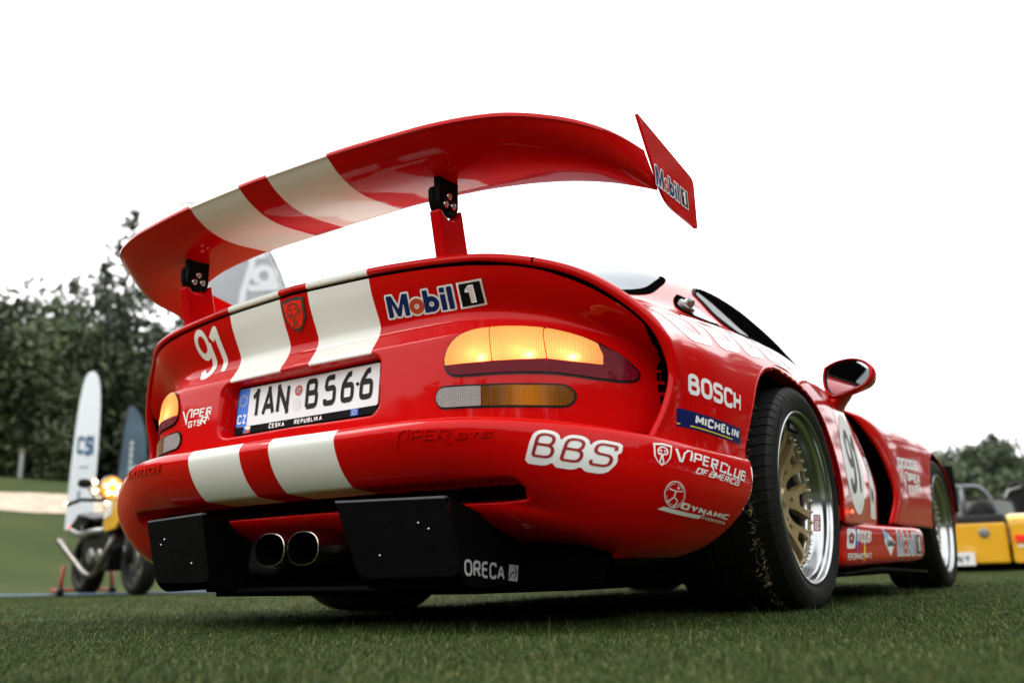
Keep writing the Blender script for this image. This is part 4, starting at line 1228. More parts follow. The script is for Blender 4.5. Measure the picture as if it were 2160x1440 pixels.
# ---- door mirror
def mirror():
    out = [(.864, .828), (.855, .785), (.864, .735), (.888, .713), (.955, .721), (1.022, .740), (1.044, .768), (1.042, .800), (1.016, .828), (.972, .845), (.904, .843)]
    ol = [tuple(p) for p in cr(np.array(out+[out[0]]), 60)[:-1]]
    cx, cz = .95, .785
    for s in (1, -1):
        m = len(ol); V = []; F = []
        def pt(a, b, k, dy): return (s*(cx+(a-cx)*k), .575-.268*(a-cx)*k+.12*(b-cz)*k+dy, cz+(b-cz)*k)
        rings = [(.90, .012), (.90, -.002), (.935, -.006), (.975, -.003), (1.0, .008), (1.01, .03), (.96, .08), (.80, .13), (.45, .16), (.0, .168)]
        for (k, dy) in rings:
            for a, b in ol: V.append(pt(a, b, k, dy))
        for r_ in range(len(rings)-1):
            for i in range(m): F.append((r_*m+i, (r_+1)*m+i, (r_+1)*m+(i+1) % m, r_*m+(i+1) % m))
        if s > 0: F = [f[::-1] for f in F]
        o = mesh('door_mirror', V, F, M_RED, car)
        V = [pt(a, b, .905, .009) for a, b in ol]
        mesh('mirror_glass', V, [tuple(range(m)) if s < 0 else tuple(range(m-1, -1, -1))], mat('mirror_silver', (.60, .61, .63), .02, 1.0), o, smooth=False)
        V, F = tube([pt(a, b, .895, .006) for a, b in ol], .0045, 8, True)
        mesh('mirror_gasket', V, F, M_BLACK, o)
        rows = [[(s*(.908+.040*math.cos(a)), .66+.05*math.sin(a), .735) for a in np.linspace(0, 2*math.pi, 13)[:-1]],
                [(s*(.885+.036*math.cos(a)), .66+.08*math.sin(a), .705) for a in np.linspace(0, 2*math.pi, 13)[:-1]],
                [(s*(.845+.035*math.cos(a)), .66+.11*math.sin(a), .66) for a in np.linspace(0, 2*math.pi, 13)[:-1]]]
        V = [p for r_ in rows for p in r_]; F = [(r_*12+i, r_*12+(i+1) % 12, (r_+1)*12+(i+1) % 12, (r_+1)*12+i) for r_ in range(2) for i in range(12)]
        mesh('mirror_foot', V, F, M_RED, o)
mirror()
# door shut line: thin dark joint behind the wheel arch
def joint(name, pts, bv, w_=.003):
    P = cr(np.array(pts), 40); V = []; F = []
    for a, b in P:
        for q in (-w_, w_):
            h = bv.ray_cast(Vector((2, a+q, b)), Vector((-1, 0, 0)))
            if h[0] is None: h = bv.find_nearest(Vector((.95, a+q, b)))
            nn = h[1] if h[1].x > 0 else -h[1]
            V.append(h[0]+nn*.0008)
    for i in range(len(P)-1): F.append((2*i, 2*i+1, 2*i+3, 2*i+2))
    return mesh(name, V, F, M_VOID, car)
joint('door_joint', [(.40, .82), (.44, .70), (.455, .58), (.46, .44), (.455, .275)], BV_S)
bm = bmesh.new(); bmesh.ops.create_uvsphere(bm, u_segments=12, v_segments=8, radius=.006)
bmesh.ops.translate(bm, verts=bm.verts, vec=(.949, .435, .30)); bm_obj('side_marker', bm, mat('marker_glow', (.6, .02, .01), .3, emit=(1, .05, .02), emit_s=3), car)
# ------------------------------------------------------------------ stickers and lettering on the bodywork
def quad(P00, P10, P11, P01):
    return [np.array(p, float) for p in (P00, P10, P11, P01)]      # bottom-left, bottom-right, top-right, top-left
def decal(name, q, W, H, sdf, m, bv, lift=.0012, res=None, parent=None, direction=None, relief=0.0, pad=.0):
    """polygons where sdf<0 on a W x H sheet, laid on the surface between the four corner points"""
    res = res or H/26
    xs = np.arange(-pad*W-res, W*(1+pad)+res*1.5, res); ys = np.arange(-pad*H-res, H*(1+pad)+res*1.5, res)
    X, Y = np.meshgrid(xs, ys)
    v, F = polygonize(sdf(X, Y), xs, ys)
    if not len(v): return None
    a = v[:, :1]/W; b = v[:, 1:]/H
    P = q[0]*(1-a)*(1-b)+q[1]*a*(1-b)+q[2]*a*b+q[3]*(1-a)*b
    if direction is None:
        n = np.cross((q[1]+q[2]-q[0]-q[3]), (q[2]+q[3]-q[0]-q[1])); n /= np.linalg.norm(n)
    else: n = np.array(direction, float); n /= np.linalg.norm(n)
    n = Vector(n)
    V = []; T = []
    for p in P:
        p = Vector(p)
        h = bv.ray_cast(p+n*.25, -n, .6) if bv is not None else (p, n)
        if h[0] is None:
            h = bv.find_nearest(p)
        nn = h[1] if h[1].dot(n) > 0 else -h[1]
        V.append(h[0]+nn*lift); T.append(h[0]+nn*(lift+relief))
    if relief:
        # raised letters: top, walls
        cnt = set()
        for f in F:
            for i in range(len(f)): cnt.add((f[i], f[(i+1) % len(f)]))
        k = len(V); FF = [tuple(i+k for i in f) for f in F]
        for (i, j) in cnt:
            if (j, i) not in cnt: FF.append((i, j, j+k, i+k))
        return mesh(name, V+T, FF, m, parent or car, smooth=True, sharp=30)
    return mesh(name, V, F, m, parent or car, smooth=True)
S_ = sd_text
# --- oil sponsor's wordmark: blue letters, orange-red o, white outline, black box with a white 1
def oil_logo(X, Y):
    """7.35 x 1.85 units"""
    h = 1.55; y0 = .15
    M_ = sd_poly(X, Y, [(.15, y0), (.15, y0+h), (.55, y0+h), (.97, y0+.55), (1.39, y0+h), (1.79, y0+h), (1.79, y0), (1.42, y0), (1.42, y0+1.0), (1.10, y0+.02), (.84, y0+.02), (.52, y0+1.0), (.52, y0)])
    r_ = .55; w_ = .36
    o_ = sd_ring(X, Y, (2.38, y0+r_), r_-w_/2, w_)
    b_ = np.minimum(sd_ring(X, Y, (3.50, y0+r_), r_-w_/2, w_), sd_seg(X, Y, (3.13, y0), (3.13, y0+h), .37))
    i_ = np.minimum(sd_seg(X, Y, (4.40, y0), (4.40, y0+1.10), .37), sd_seg(X, Y, (4.40, y0+1.22), (4.40, y0+h), .37))
    l_ = sd_seg(X, Y, (4.93, y0), (4.93, y0+h), .37)
    blue = np.minimum(np.minimum(M_, b_), np.minimum(i_, l_))
    bx = np.maximum(np.abs(X-6.35)-.72, np.abs(Y-y0-h/2)-h/2)
    one = np.minimum(sd_seg(X, Y, (6.42, y0+.18), (6.42, y0+h-.16), .36), sd_poly(X, Y, [(6.6, y0+h-.16), (6.24, y0+h-.16), (5.98, y0+1.12), (5.98, y0+.95), (6.24, y0+.95)]))
    return blue, o_, bx, one
M_PALEB = mat('faded_blue_vinyl', (.30, .34, .42), .4)
def place_oil(q, bv, res, parent=None, lift=.001, mono=False):
    mb = M_PALEB if mono else M_BLUE
    W, H = 7.35, 1.85
    o = decal('sponsor_sticker', q, W, H, lambda X, Y: np.minimum(np.minimum(oil_logo(X, Y)[0], oil_logo(X, Y)[1]), oil_logo(X, Y)[2])-.13, M_WHITE, bv, lift, res, parent)
    sub = o if parent is None else parent
    decal('lettering', q, W, H, lambda X, Y: oil_logo(X, Y)[0], mb, bv, lift*1.8, res, sub)
    decal('lettering', q, W, H, lambda X, Y: oil_logo(X, Y)[1], M_ORANGER, bv, lift*1.8, res, sub)
    decal('black_square', q, W, H, lambda X, Y: oil_logo(X, Y)[2], M_BLKV, bv, lift*1.8, res, sub)
    decal('lettering', q, W, H, lambda X, Y: oil_logo(X, Y)[3], M_WHITE, bv, lift*2.6, res, sub)
place_oil(quad([.2887, -1.1075, .7396], [.5755, -1.0796, .7334], [.5849, -1.1157, .7871], [.2963, -1.1349, .7972]), BV_T, .055)
place_oil(quad([.9132, -.868, 1.0115], [.9132, -.674, 1.0090], [.9132, -.676, 1.0600], [.9132, -.872, 1.0690]), None, .065, wing_o, .0006)
place_oil(quad([.9221, 1.1399, .1536], [.9225, 1.62, .158], [.922, 1.64, .255], [.9211, 1.163, .2600]), BV_L, .08, mono=True)
# --- race number
def num91(X, Y):
    nine = np.minimum(np.abs(np.hypot((X-.27)/.74, Y-.70)-.235)-.068, np.maximum(sd_line(X, Y, [(.465, .70), (.465, .30), (.30, .07), (.10, .07), (.06, .22)], .145, .16), Y-.72))
    one = sd_line(X, Y, [(.60, .74), (.80, .92), (.80, .30), (.74, .06)], .150, .02)
    return np.minimum(nine, one)
decal('race_number', quad([-.4184-.018, -1.116, .686], [-.303, -1.113, .696], [-.318, -1.1445, .829], [-.4429, -1.142, .829]), .95, 1.0, num91, M_CREAMV, BV_T, .001, .02, direction=(0, -1, 0))
# --- angular club lettering
def fang(X, Y, s, x0, y0, h, w_=.17, gap=.10, sx=1.0, sl=0.0): return S_(X, Y, s, x0, y0, h, w_, gap, 0, sx, sl)
def viper_word(X, Y, h=1.0, w_=.17):
    """pointed V, then IPER with a dropped R leg; 3.2 x 1 (drops to -.45)"""
    v = sd_poly(X, Y, [(0, .95), (.16, .95), (.34, .05), (.50, .72), (.78, 1.0), (.95, 1.0), (.62, .70), (.36, -.40), (.28, -.40)])
    d = np.minimum(v, fang(X, Y, 'IPER', .86, .12, .86, w_, .12, 1.0, .20))
    leg = sd_poly(X, Y, [(2.55, .45), (2.75, .45), (3.02, -.32), (2.94, -.36)])
    bar = sd_seg(X, Y, (.75, 1.0), (1.15, 1.0), .10)
    return np.minimum(np.minimum(d, leg), bar)
decal('lettering', quad([-.4448-.008, -1.137, .5479], [-.3323, -1.142, .5497], [-.3326, -1.1406, .5974], [-.4677, -1.134, .6011]), 3.1, 1.75,
      lambda X, Y: np.minimum(viper_word(X, Y-.75), np.minimum(fang(X, Y, 'GTS', .52, .02, .60, .19, .10, 1.0, .18), S_(X, Y, 'R', 1.95, .02, .80, .17, 0, 0, 1.15, .25))), M_CREAMV, BV_T, .001, .05)
# embossed words moulded into the bumper
decal('embossed_lettering', quad([.411, -1.23, .4007], [.6432, -1.1742, .4025], [.6477, -1.1748, .429], [.4075, -1.2407, .4413]), 4.9, 1.45,
      lambda X, Y: np.minimum(viper_word(X, Y-.42, w_=.11), fang(X, Y, 'GTS', 3.25, .42, .62, .15, .14, 1.0, .18)), M_RED, BV_B, -.0006, .045, relief=.0036)
decal('embossed_lettering', quad([-.640, -1.178, .4175], [-.4049, -1.2377, .415], [-.3926, -1.2436, .4349], [-.628, -1.183, .438]), 4.2, 1.0,
      lambda X, Y: fang(X, Y, 'DODGE', .05, .05, .9, .18, .16, 1.15, .1), M_RED, BV_B, -.0006, .045, relief=.0036)
# --- wheel maker's sticker: red outline letters on a white block with a shadow edge
def bbs(X, Y): return sd_text(X, Y, 'BBS', .42, .40, 1.30, .105, .22, .42, 1.28, .22)
def bbs_s(X, Y): return sd_text(X, Y, 'BBS', .30, .16, 1.30, .105, .22, .42, 1.28, .22)
q_ = quad([.6939, -1.1387, .3536], [.8619, -1.0597, .3186], [.8779, -1.0509, .3897], [.7314-.03, -1.140, .434])
q_ = quad([.6939, -1.1387, .3536], [.8619+.004, -1.0577, .3180], [.8779+.004, -1.0485, .3890], [.7314-.03, -1.140, .434])
o = decal('sponsor_sticker', q_, 4.85, 2.0, lambda X, Y: np.minimum(np.minimum(bbs(X, Y)-.17, bbs_s(X, Y)-.14), np.maximum(sd_poly(X, Y, [(.25, .2), (3.65, .2), (3.95, 1.5), (.55, 1.5)]), -9)), M_WHITE, BV_B, .001, .05)
decal('lettering', q_, 4.85, 2.0, bbs, M_REDV, BV_B, .0019, .04, o)
# --- owners' club
def shield(X, Y, g=0.0):
    return sd_poly(X, Y, [(0+g, 1-g), (.5, 1.05-g), (1-g, 1-g), (.96-g, .42), (.78-g*.6, .18), (.5, 0+g*1.3), (.22+g*.6, .18), (.04+g, .42)])
def snake(X, Y, w_=.05):
    d = sd_line(X, Y, [(.24, .62), (.26, .76), (.40, .86), (.60, .86), (.74, .76), (.76, .62), (.66, .52)], w_, .06)
    d = np.minimum(d, sd_line(X, Y, [(.24, .62), (.30, .50), (.40, .58), (.44, .40), (.36, .14)], w_, .03))
    d = np.minimum(d, sd_line(X, Y, [(.66, .52), (.58, .56), (.48, .44), (.60, .16)], w_, .03))
    d = np.minimum(d, sd_line(X, Y, [(.32, .68), (.45, .70)], w_)); d = np.minimum(d, sd_line(X, Y, [(.55, .70), (.68, .68)], w_))
    return d
decal('club_badge', quad([.9239, -1.0044, .3428], [.9451, -.9667, .3362], [.946, -.9522, .3849], [.9245, -.9969, .3885]), 1.0, 1.05,
      lambda X, Y: np.minimum(np.maximum(shield(X, Y), -shield(X, Y, .085)), np.maximum(snake(X, Y, .075), shield(X, Y, .1))), M_WHITE, BV_B, .001, .028)
decal('lettering', quad([.9503, -.951, .3520], [.9872, -.655, .3225], [.9866, -.642, .3500], [.9488, -.947, .3788]), 6.1, 1.0,
      lambda X, Y: np.minimum(viper_word(X, Y), fang(X, Y, 'CLUB', 3.35, .08, .88, .17, .10, 1.02, .2)), M_WHITE, BV_B, .001, .042)
decal('lettering', quad([.968, -.893, .3285], [.9857, -.690, .3120], [.9867, -.682, .3270], [.9692, -.8873, .3420]), 6.6, 1.0,
      lambda X, Y: np.minimum(fang(X, Y, 'OF', .05, .02, .95, .17, .12, 1.0, .2), np.minimum(S_(X, Y, 'a', 1.75, .02, 1.3, .13, .1, 0, 1.0, .2), np.minimum(fang(X, Y, 'MERIC', 2.5, .02, .95, .17, .13, .9, .2), S_(X, Y, 'a', 5.85, .02, 1.3, .13, .1, 0, 1.0, .2)))), M_WHITE, BV_B, .001, .05)
# --- suspension maker: ring with a running figure, bar, name
decal('sponsor_emblem', quad([.9246, -.9646, .2560], [.9445, -.9063, .2480], [.9603, -.9176, .3070], [.9389, -.9752, .3146]), 1.0, 1.35,
      lambda X, Y: np.minimum(np.minimum(sd_ring(X, Y, (.5, .70), .60, .05, .78), sd_ring(X, Y, (.5, .70), .50, .03, .78)),
                              np.maximum(np.minimum(sd_line(X, Y, [(.06, .12), (.46, .58), (.50, .86), (.20, .92)], .06, .05), np.minimum(sd_line(X, Y, [(.50, .86), (.82, .92)], .05), np.minimum(sd_line(X, Y, [(.46, .58), (.66, .44), (.52, .12)], .05, .05), sd_disc(X, Y, (.60, 1.03), .06)))), sd_disc(X, Y, (.5, .70), .62, .8))), M_CREAMV, BV_B, .001, .032)
decal('sponsor_bar', quad([.9165, -.9712, .2500], [.9493, -.8259, .2320], [.9544, -.8258, .2409], [.9216, -.9696, .2599]), 8.0, 1.0,
      lambda X, Y: sd_poly(X, Y, [(0.1, .1), (7.6, .1), (8.0, .95), (.7, .95)]), M_CREAMV, BV_B, .001, .12)
decal('lettering', quad([.9423, -.9166, .2532], [.9612, -.6812, .2338], [.9675, -.6850, .2463], [.9482, -.9202, .2677]), 6.5, 1.0,
      lambda X, Y: S_(X, Y, 'DYNAMIC', .05, .03, .94, .25, .10, .12, 1.05, .12), M_CREAMV, BV_B, .0012, .045)
decal('lettering', quad([.951, -.826, .2340], [.9545, -.6784, .2210], [.9592, -.6828, .2305], [.9552, -.8304, .2437]), 6.2, 1.0,
      lambda X, Y: np.minimum(S_(X, Y, 'S', .05, .12, .85, .15, .1, .15, .8, .15), S_(X, Y, 'uspensions', .75, .12, .85, .15, .10, .12, .86, .15)), M_CREAMV, BV_B, .0012, .05)
# --- flank of the rear wing
decal('lettering', quad([.9523, -.8646, .5066], [.9713, -.6004, .4959], [.9683, -.5802, .548], [.9518, -.8565, .5572]), 4.05, 1.0,
      lambda X, Y: S_(X, Y, 'BOSCH', .03, .01, .98, .21, .07, .30, 1.02), M_WHITE, BV_S, .001, .032)
q_ = quad([.9362, -.9009, .4322], [.9697, -.6124, .4162], [.9711, -.6048, .4559], [.94, -.9008, .4721])
o = decal('sponsor_sticker', q_, 6.7, 1.05, lambda X, Y: np.maximum(np.abs(X-3.35)-3.33, np.abs(Y-.525)-.52), M_NAVY, BV_S, .001, .07)
decal('lettering', q_, 6.7, 1.05, lambda X, Y: S_(X, Y, 'MICHELIN', 1.35, .34, .56, .25, .13, .14, 1.40, .22), M_WHITE, BV_S, .0019, .03, o)
decal('underline', q_, 6.7, 1.05, lambda X, Y: np.minimum(sd_seg(X, Y, (.95, .15), (5.55, .15), .07), sd_seg(X, Y, (.0, .15), (.22, .15), .07)), M_YELV, BV_S, .0019, .03, o)
decal('lettering', quad([.9376, -.8016, .6409], [.8946, .2611, .7306], [.775, .25, .850], [.78, -.66, .800]), 4.9, 1.0,
      lambda X, Y: S_(X, Y, 'DODGE', .02, .0, 1.0, .20, .13, .10, 1.0, 0), M_WHITE, BV_S, .001, .03, direction=(.72, 0, .69))
# --- diffuser plate
def oreca(X, Y):
    d = S_(X, Y, 'ORECA', .02, .02, .96, .17, .10, .35, .86)
    box_ = np.maximum(np.abs(X-4.16)-.42, np.abs(Y-.52)-.47)
    arrow = np.minimum(sd_line(X, Y, [(3.80, .16), (4.0, .50), (4.33, .62)], .08, .2), sd_line(X, Y, [(4.22, .90), (4.46, .60), (4.28, .20)], .07))
    return np.minimum(d, np.maximum(box_, -arrow))
decal('lettering', quad([.5328, -1.1334, .1295], [.5328, -.9283, .111], [.5328, -.9212, .149], [.5328, -1.1347, .1659]), 4.72, 1.0, oreca, M_SILV, None, .0009, .035)
# --- door, vent, front fender, sill
def flat_side(y0, y1, z0, z1): return quad([.93, y0, z0], [.93, y1, z0], [.93, y1, z1], [.93, y0, z1])
q_ = flat_side(.44, .80, .295, .655)
o = decal('number_roundel', q_, 1.0, 1.0, lambda X, Y: np.hypot(X-.5, Y-.5)-.49, M_WHITE, BV_S, .001, .03, direction=(1, 0, 0))
decal('race_number', q_, 1.0, 1.0, lambda X, Y: num91((X-.20)*1.5, (Y-.20)*1.6), M_BLKV, BV_S, .0019, .02, o, direction=(1, 0, 0))
q_ = quad([.915, .86, .290], [.90, .98, .290], [.90, .975, .53], [.905, .90, .53])
o = decal('class_sticker', q_, 1.0, 2.5, lambda X, Y: np.maximum(np.abs(X-.5)-.48, np.abs(Y-1.25)-1.22), M_WHITE, BV_S, .001, .09, direction=(1, 0, 0))
decal('lettering', q_, 1.0, 2.5, lambda X, Y: np.minimum(S_(X, Y, 'N', .22, .65, .6, .18, .1, 0, .9), S_(X, Y, 'T', .22, 1.65, .55, .18, .1, 0, .9)), M_BLKV, BV_S, .0019, .05, o, direction=(1, 0, 0))
decal('lettering', quad([.918, 1.42, .5247], [.915, 1.90, .5439], [.911, 1.93, .5956], [.913, 1.44, .5742]), 4.7, 1.0, lambda X, Y: fang(X, Y, 'DODGE', .05, .02, .95, .25, .08, 1.0, 0), M_WHITE, BV_F, .0015, .05)
decal('lettering', quad([.919, 1.49, .425], [.918, 1.84, .440], [.9166, 1.86, .5231], [.9178, 1.47, .5163]), 3.1, 1.85,
      lambda X, Y: np.minimum(viper_word(X, Y-.82, w_=.22)-.02, np.minimum(fang(X, Y, 'GTS', .75, .05, .62, .24, .10, 1.0, .1), S_(X, Y, 'R', 2.15, -.02, .85, .17, 0, 0, 1.1, .1))), M_WHITE, BV_F, .0015, .055)
o = decal('sponsor_sticker', quad([.924, .404, .1788], [.9259, .5117, .1809], [.9256, .5436, .2487], [.9246, .4279, .2492]), 1.0, 1.3, lambda X, Y: rrect(X-.5, Y-.65, .48, .62, .2), M_WHITE, BV_L, .001, .05)
decal('sponsor_mark', quad([.924, .404, .1788], [.9259, .5117, .1809], [.9256, .5436, .2487], [.9246, .4279, .2492]), 1.0, 1.3, lambda X, Y: np.maximum(sd_poly(X, Y, [(.5+.34*math.sin(k*math.pi/2.5), .68+.38*math.cos(k*math.pi/2.5)) for k in range(5)]), -sd_poly(X, Y, [(.5+(.26 if k % 2 == 0 else .06)*math.sin(k*math.pi/5), .68+(.28 if k % 2 == 0 else .07)*math.cos(k*math.pi/5)) for k in range(10)])), M_REDV, BV_L, .0019, .04, o)
decal('lettering', quad([.9261, .53, .1917], [.9258, .735, .1967], [.9254, .755, .2466], [.9257, .545, .2481]), 3.5, 1.0, lambda X, Y: S_(X, Y, 'mopar', .05, .12, 1.15, .20, .10, .18, .86, .15), M_WHITE, BV_L, .001, .05)
decal('lettering', quad([.9205, .41, .1429], [.9235, .735, .1490], [.9251, .745, .1705], [.9241, .41, .1683]), 11.5, 1.0, lambda X, Y: S_(X, Y, 'PERFORMANCE PARTS', .05, .05, .9, .20, .14, .12, .80, .15), M_WHITE, BV_L, .001, .06)
decal('sponsor_flash', quad([.9205, .41, .130], [.9235, .735, .130], [.9251, .745, .255], [.9241, .41, .255]), 2.6, 1.0, lambda X, Y: sd_poly(X, Y, [(.95, 1.0), (1.12, 1.0), (1.06, .62), (1.18, .62), (.98, .20), (1.0, .5), (.90, .5)]), M_EUBLUE, BV_L, .0006, .03)
decal('sponsor_flash', quad([.9205, .41, .130], [.9235, .735, .130], [.9251, .745, .255], [.9241, .41, .255]), 2.6, 1.0, lambda X, Y: sd_poly(X, Y, [(1.75, .50), (1.92, .50), (1.86, .30), (1.98, .30), (1.62, -.02), (1.74, .22), (1.64, .22)]), M_YELV, BV_L, .0006, .03)
q_ = quad([.924, .93, .155], [.924, 1.13, .155], [.924, 1.13, .262], [.924, .93, .262])
o = decal('diamond_sticker', q_, 2.0, 1.0, lambda X, Y: sd_poly(X, Y, [(.05, .98), (1.9, .52), (1.0, .02), (.12, .50)]), M_WHITE, BV_L, .001, .05)
decal('diamond_corner', q_, 2.0, 1.0, lambda X, Y: sd_poly(X, Y, [(.08, .96), (.9, .74), (.12, .56)]), mat('pale_blue_vinyl', (.20, .50, .75), .4), BV_L, .0019, .04, o)
decal('lettering', q_, 2.0, 1.0, lambda X, Y: S_(X, Y, 'DANA', .55, .34, .26, .24, .1, .1, 1.2), M_BLKV, BV_L, .0019, .03, o)
# --- enamelled badge on the boot
q_ = quad([-.0445, -1.127, .757], [.0345, -1.127, .757], [.0390, -1.1552, .843], [-.0460, -1.1552, .843])
M_BR = mat('badge_rim', (.10, .095, .09), .3, .6)
o = decal('boot_badge', q_, 1.0, 1.05, lambda X, Y: shield(X, Y), mat('badge_rim', (.10, .095, .09), .3, .6), BV_T, .0008, .022, direction=(0, -1, 0), relief=.003)
decal('badge_enamel', q_, 1.0, 1.05, lambda X, Y: shield(X, Y, .09), mat('badge_red', (.80, .018, .006), .3, noise=.35, nscale=120), BV_T, .0046, .025, o, direction=(0, -1, 0))
decal('badge_snake', q_, 1.0, 1.05, lambda X, Y: np.maximum(snake(X, Y, .040), shield(X, Y, .1)), M_BR, BV_T, .0054, .018, o, direction=(0, -1, 0))
# ------------------------------------------------------------------ grass blades near the camera
def blades():
    g = np.random.default_rng(11)
    def field(n, d0, d1, pw, h0, h1, w0, seg):
        u = g.random(n); d = (d0**pw+u*(d1**pw-d0**pw))**(1/pw)
        az = YAW+(g.random(n)-.5)*2*R(36)
        x = CAM.x-np.sin(az)*d; y = CAM.y+np.cos(az)*d
        # not inside the tyres' footprints
        k = np.ones(n, bool)
        for (xc, yc, hw) in ((.77, 0, .16), (-.77, 0, .16), (.75, 2.444, .13), (-.75, 2.444, .13)):
            k &= ~((np.abs(x-xc) < hw) & (np.abs(y-yc) < .075))
        x, y, d = x[k], y[k], d[k]; n = len(x)
        z = hgt(x, y)
        h = h0+(h1-h0)*g.random(n)**1.5; wd = w0*(.7+.6*g.random(n))
        # patchy height
        h *= .8+.35*np.sin(x*5.1+1.3*np.sin(y*4.2))*np.sin(y*6.3+1.1*np.sin(x*3.7))
        th = g.random(n)*2*np.pi; lean = (.2+1.3*g.random(n))*h; la = g.normal(2.2, 1.3, n)
        sx, sy_ = np.cos(th)*wd/2, np.sin(th)*wd/2
        lx, ly = np.cos(la)*lean, np.sin(la)*lean
        tint = g.random(n)
        if seg == 2:
            P = np.empty((n, 5, 3))
            P[:, 0] = np.stack([x-sx, y-sy_, z-.002], 1); P[:, 1] = np.stack([x+sx, y+sy_, z-.002], 1)
            mx_, my_, mz = x+lx*.35, y+ly*.35, z+h*.62
            P[:, 2] = np.stack([mx_+sx*.8, my_+sy_*.8, mz], 1); P[:, 3] = np.stack([mx_-sx*.8, my_-sy_*.8, mz], 1)
            P[:, 4] = np.stack([x+lx, y+ly, z+h], 1)
        else:
            P = np.empty((n, 3, 3))
            P[:, 0] = np.stack([x-sx, y-sy_, z-.002], 1); P[:, 1] = np.stack([x+sx, y+sy_, z-.002], 1)
            P[:, 2] = np.stack([x+lx, y+ly, z+h], 1)
        return P, tint
    def build(name, parts):
        V = []; loops = []; starts = []; tints = []; o = 0; ls = 0
        for P, tint in parts:
            n, k = P.shape[:2]
            V.append(P.reshape(-1, 3)); tints.append(np.repeat(tint, k))
            b = o+np.arange(n)[:, None]*k
            if k == 5:
                L_ = np.concatenate([b+[0, 1, 2, 3], b+[3, 2, 4]], 1)
                st = ls+np.arange(n)[:, None]*7+[0, 4]
            else:
                L_ = b+[0, 1, 2]; st = ls+np.arange(n)[:, None]*3
            loops.append(L_.ravel()); starts.append(st.ravel()); o += n*k; ls += L_.size
        V = np.concatenate(V); loops = np.concatenate(loops); starts = np.concatenate(starts); tints = np.concatenate(tints)
        me = bpy.data.meshes.new(name)
        me.vertices.add(len(V)); me.vertices.foreach_set('co', V.ravel())
        me.loops.add(len(loops)); me.loops.foreach_set('vertex_index', loops.astype(np.int32))
        me.polygons.add(len(starts)); me.polygons.foreach_set('loop_start', starts.astype(np.int32))
        me.update(calc_edges=True)
        at_ = me.attributes.new('tint', 'FLOAT', 'POINT'); at_.data.foreach_set('value', tints.astype(np.float32))
        return me
    parts = [field(300000, .85, 3.8, 1.3, .007, .019, .0015, 2), field(170000, 3.6, 11, 1.4, .010, .020, .0040, 1)]
    # scattered longer stalks
    parts.append(field(4200, .9, 4.8, 1.3, .022, .060, .0011, 2))
    me = build('grass', parts)
    m = bpy.data.materials.new('grass_blades'); m.use_nodes = True
    t = m.node_tree; b = t.nodes['Principled BSDF']; b.inputs['Roughness'].default_value = .55; b.inputs['Specular IOR Level'].default_value = .12
    at_ = t.nodes.new('ShaderNodeAttribute'); at_.attribute_name = 'tint'
    r_ = t.nodes.new('ShaderNodeValToRGB'); t.links.new(at_.outputs['Fac'], r_.inputs[0])
    e = r_.color_ramp.elements
    e[0].position, e[0].color = 0, (.013, .030, .004, 1); e[1].position, e[1].color = 1, (.24, .22, .09, 1)
    for p, c in ((.35, (.022, .044, .0065)), (.75, (.044, .068, .014)), (.92, (.095, .110, .034))): k = e.new(p); k.color = (*c, 1)
    t.links.new(r_.outputs[0], b.inputs['Base Color'])
    o = link('grass', me, m); tag(o, kind='stuff')
blades()

# ------------------------------------------------------------------ trees
def cards(C, S, g, flat=0.0):
    """random leaf cards: centres C (n,3), sizes S -> verts (n*4,3)"""
    n = len(C)
    a = g.normal(size=(n, 3)); a[:, 2] *= (1-flat*.6); a /= np.linalg.norm(a, axis=1)[:, None]
    b = np.cross(a, g.normal(size=(n, 3))); b /= np.linalg.norm(b, axis=1)[:, None]
    a = a*S[:, None]; b = b*S[:, None]*.55
    return np.stack([C-a, C-b*.9, C+a, C+b*.9], 1).reshape(-1, 3)
def leaf_mat(name, c0, c1, c2):
    m = bpy.data.materials.new(name); m.use_nodes = True
    t = m.node_tree; b = t.nodes['Principled BSDF']; b.inputs['Roughness'].default_value = .6; b.inputs['Specular IOR Level'].default_value = .25
    gm = t.nodes.new('ShaderNodeNewGeometry'); r_ = t.nodes.new('ShaderNodeValToRGB'); t.links.new(gm.outputs['Random Per Island'], r_.inputs[0])
    e = r_.color_ramp.elements; e[0].color = (*c0, 1); e[1].color = (*c2, 1); k = e.new(.5); k.color = (*c1, 1)
    tc = t.nodes.new('ShaderNodeTexCoord'); n = t.nodes.new('ShaderNodeTexNoise'); n.inputs['Scale'].default_value = .55; n.inputs['Detail'].default_value = 3
    t.links.new(tc.outputs['Object'], n.inputs['Vector'])
    mr_ = t.nodes.new('ShaderNodeMapRange'); mr_.inputs['From Min'].default_value = .35; mr_.inputs['From Max'].default_value = .65; mr_.inputs['To Min'].default_value = .6; mr_.inputs['To Max'].default_value = 1.45
    t.links.new(n.outputs['Fac'], mr_.inputs['Value'])
    s_ = t.nodes.new('ShaderNodeVectorMath'); s_.operation = 'SCALE'; t.links.new(r_.outputs[0], s_.inputs[0]); t.links.new(mr_.outputs[0], s_.inputs['Scale'])
    t.links.new(s_.outputs[0], b.inputs['Base Color'])
    return m
M_NEEDLE = leaf_mat('dark_needles', (.017, .028, .013), (.029, .043, .020), (.055, .073, .036))
M_LEAF = leaf_mat('dark_leaves', (.024, .037, .014), (.043, .060, .023), (.080, .097, .040))
M_LEAF2 = leaf_mat('grey_green_leaves', (.040, .058, .030), (.058, .078, .040), (.088, .110, .056))
M_BARK = mat('bark', (.055, .042, .032), .9, noise=.4, nscale=3)
